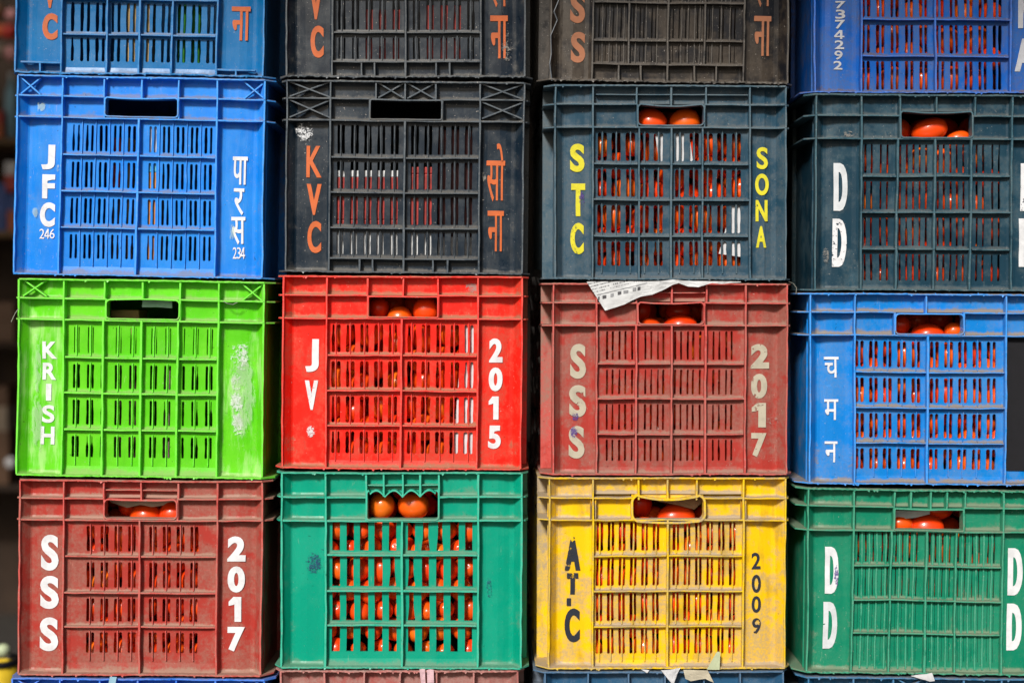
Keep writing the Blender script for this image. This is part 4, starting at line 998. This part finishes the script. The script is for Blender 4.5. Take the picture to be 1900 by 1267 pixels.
# shelf rack
YB=1.5
rack=empty('shelf_rack',at(-60,1240,YB)); tag(rack,'out of focus wooden shelf rack at the left edge behind the crates','shelf')
wood=simple('shelf_wood',(.22,.13,.06),.7,.4,12); dw=simple('dark_wood',(.05,.028,.016),.8,.4,10)
def rp_(nm,mt,px0,py0,px1,py1,d0=0,d1=.25):
    a=at(px0,py1,YB)-rack.location; b=at(px1,py0,YB)-rack.location; mb=MB(); box(mb,a.x,b.x,d0,d1,a.z,b.z); return mb.build(nm,mt,rack)
for py in (262,434): rp_('shelf_board',wood,-400,py-6,300,py+5)
for py in (640,905): rp_('shelf_board',dw,-400,py-5,300,py+5)
rp_('back_panel',dw,-400,-200,300,1290,.26,.28)
rp_('upright',dw,-410,-200,-401,1290,-.0,.25)
def ball(px,py,rp,mat,label,cat,y=YB+.1,name='fruit',sq=1.):
    p=at(px,py,y); r=rp*K*(CAM_D+y)/CAM_D; vs,fs=tomato_geo(int(px*3+py),16,10); me=bpy.data.meshes.new(name); me.from_pydata([(a*r,b*r,c*r*sq) for a,b,c in vs],[],fs)
    me.polygons.foreach_set('use_smooth',[True]*len(me.polygons)); me.materials.append(mat); o=bpy.data.objects.new(name,me); col.objects.link(o); o.location=p; tag(o,label,cat); return o
mp={k:simple('packet_'+k,tuple(min(1,c*1.3) for c in v),.5,.3,20) for k,v in dict(red=(.45,.03,.02),white=(.6,.6,.62),blue=(.03,.08,.30),pink=(.55,.25,.25),orange=(.55,.12,.03),brown=(.14,.07,.035),cyan=(.25,.45,.55),tan=(.34,.27,.20),yellow=(.60,.42,.02)).items()}
def pk(px0,py0,px1,py1,mt,label,mt2=None,name='packet'):
    bands=[(.55,mp[mt]),(.45,mp[mt2 or mt])]
    return carton(name,px0,py1,px1,py0,YB+.02,.10,bands,label,'packet')
for i,(px,py,rp,mt,w_) in enumerate(((-4,22,16,'brown','brown'),(18,60,15,'red','red'),(2,58,12,'orange','orange'),(22,28,12,'pink','pale pink'),(-2,96,15,'tan','tan'),(22,100,14,'pink','dusty pink'))):
    ball(px,py,rp,mp[mt],f'blurred {w_} round parcel at the top left edge, {"upper" if py<80 else "lower"} ' + ('outer' if px<10 else 'inner')+' one','parcel',name='parcel')
pk(-12,205,4,256,'orange','blurred orange and red packet on the upper shelf at the left edge','red')
bottle(21,256,120,11,YB+.06,mp['cyan'],mp['white'],'blurred white and cyan bottle on the upper shelf beside the azure crate')
pk(8,300,30,355,'red','blurred red packet with a white top above the navy packets','white')
pk(-10,340,12,428,'blue','blurred navy packet at the extreme left of the second shelf')
pk(14,360,30,428,'orange','blurred packet with orange foot on the second shelf next to the azure crate','blue')
pk(-30,560,26,634,'brown','blurred brown carton on the third shelf level with KRISH crate handle')
pk(-30,716,14,800,'tan','blurred pale tan packet low at the left beside the lime crate','brown')
pk(-30,800,16,899,'brown','blurred brown carton below the pale tan packet')
ball(20,858,11,mp['white'],'blurred white ball beside the lower left corner of the lime crate','ball',YB-.1,'ball')
# yellow tub with dark rim at the lower left
p=at(-6,1258,.55); k_=K*(CAM_D+.55)/CAM_D; tub=empty('tub',p-Vector((0,0,20*k_))); tag(tub,'blurred yellow tub with black rim at the lower left corner','tub')
def lathe2(prof,nm,mt):
    mb=MB(); mb.grid([[((a*k_*math.cos(6.2832*i/24),a*k_*math.sin(6.2832*i/24),b*k_),0,0,0) for i in range(25)] for a,b in prof]); return mb.build(nm,mt,tub,None,True)
zb=-(p.z-20*k_)/k_+1; lathe2([(0,zb),(28,zb),(38,48),(36,48),(30,30),(0,30)],'tub_body',mp['yellow']); lathe2([(37,47),(41,47),(41,58),(37,58),(37,47)],'tub_rim',simple('black_rim',(.01,.01,.012),.4))
ball(6,1206,13,simple('pale_green_cabbage',(.50,.58,.36),.6,.4,30),'blurred pale green cabbage above the yellow tub','cabbage',.55,'cabbage',.9)

# ------------------------------------------------------------------ camera
cam=bpy.data.cameras.new('camera'); co=bpy.data.objects.new('camera',cam); col.objects.link(co); scene.camera=co
co.location=(0,-CAM_D,Z(CAM_PY)); co.rotation_euler=(math.pi/2,0,0)
cam.sensor_width=36; cam.lens=36*CAM_D/(1900*K); cam.shift_y=-(633.5-CAM_PY)/1900
cam.clip_start=.05; cam.clip_end=200
cam.dof.use_dof=True; cam.dof.focus_distance=CAM_D+.006; cam.dof.aperture_fstop=1.6

# ------------------------------------------------------------------ light
SUN_EL,SUN_AZ=34,-19      # azimuth measured from the street side (-Y), negative = from the left
w=bpy.data.worlds.new('World'); scene.world=w; w.use_nodes=True; nt=w.node_tree; nt.nodes.clear()
sky=nt.nodes.new('ShaderNodeTexSky'); sky.sky_type='NISHITA'; sky.sun_disc=False; sky.sun_elevation=D2R(SUN_EL)
sd=Vector((math.sin(D2R(SUN_AZ))*math.cos(D2R(SUN_EL)),-math.cos(D2R(SUN_AZ))*math.cos(D2R(SUN_EL)),math.sin(D2R(SUN_EL))))
sky.sun_rotation=math.atan2(sd.x,sd.y); sky.dust_density=4.; sky.air_density=1.
bg=nt.nodes.new('ShaderNodeBackground'); bg.inputs[1].default_value=.05; wo=nt.nodes.new('ShaderNodeOutputWorld')
nt.links.new(sky.outputs[0],bg.inputs[0]); nt.links.new(bg.outputs[0],wo.inputs[0])
sl=bpy.data.lights.new('sun','SUN'); sl.energy=3.7; sl.angle=D2R(9); sl.color=(1,.955,.89); so=bpy.data.objects.new('sun',sl); col.objects.link(so)
so.rotation_euler=sd.to_track_quat('Z','Y').to_euler(); so.location=(-2,-4,5)
scene.view_settings.view_transform='Standard'; scene.view_settings.look='None'; scene.view_settings.exposure=.14; scene.view_settings.gamma=1
scene.view_settings.use_curve_mapping=False
scene.render.engine='CYCLES'; scene.cycles.max_bounces=8; scene.cycles.transparent_max_bounces=12
print('tomatoes',tcount,'objects',len(bpy.data.objects))
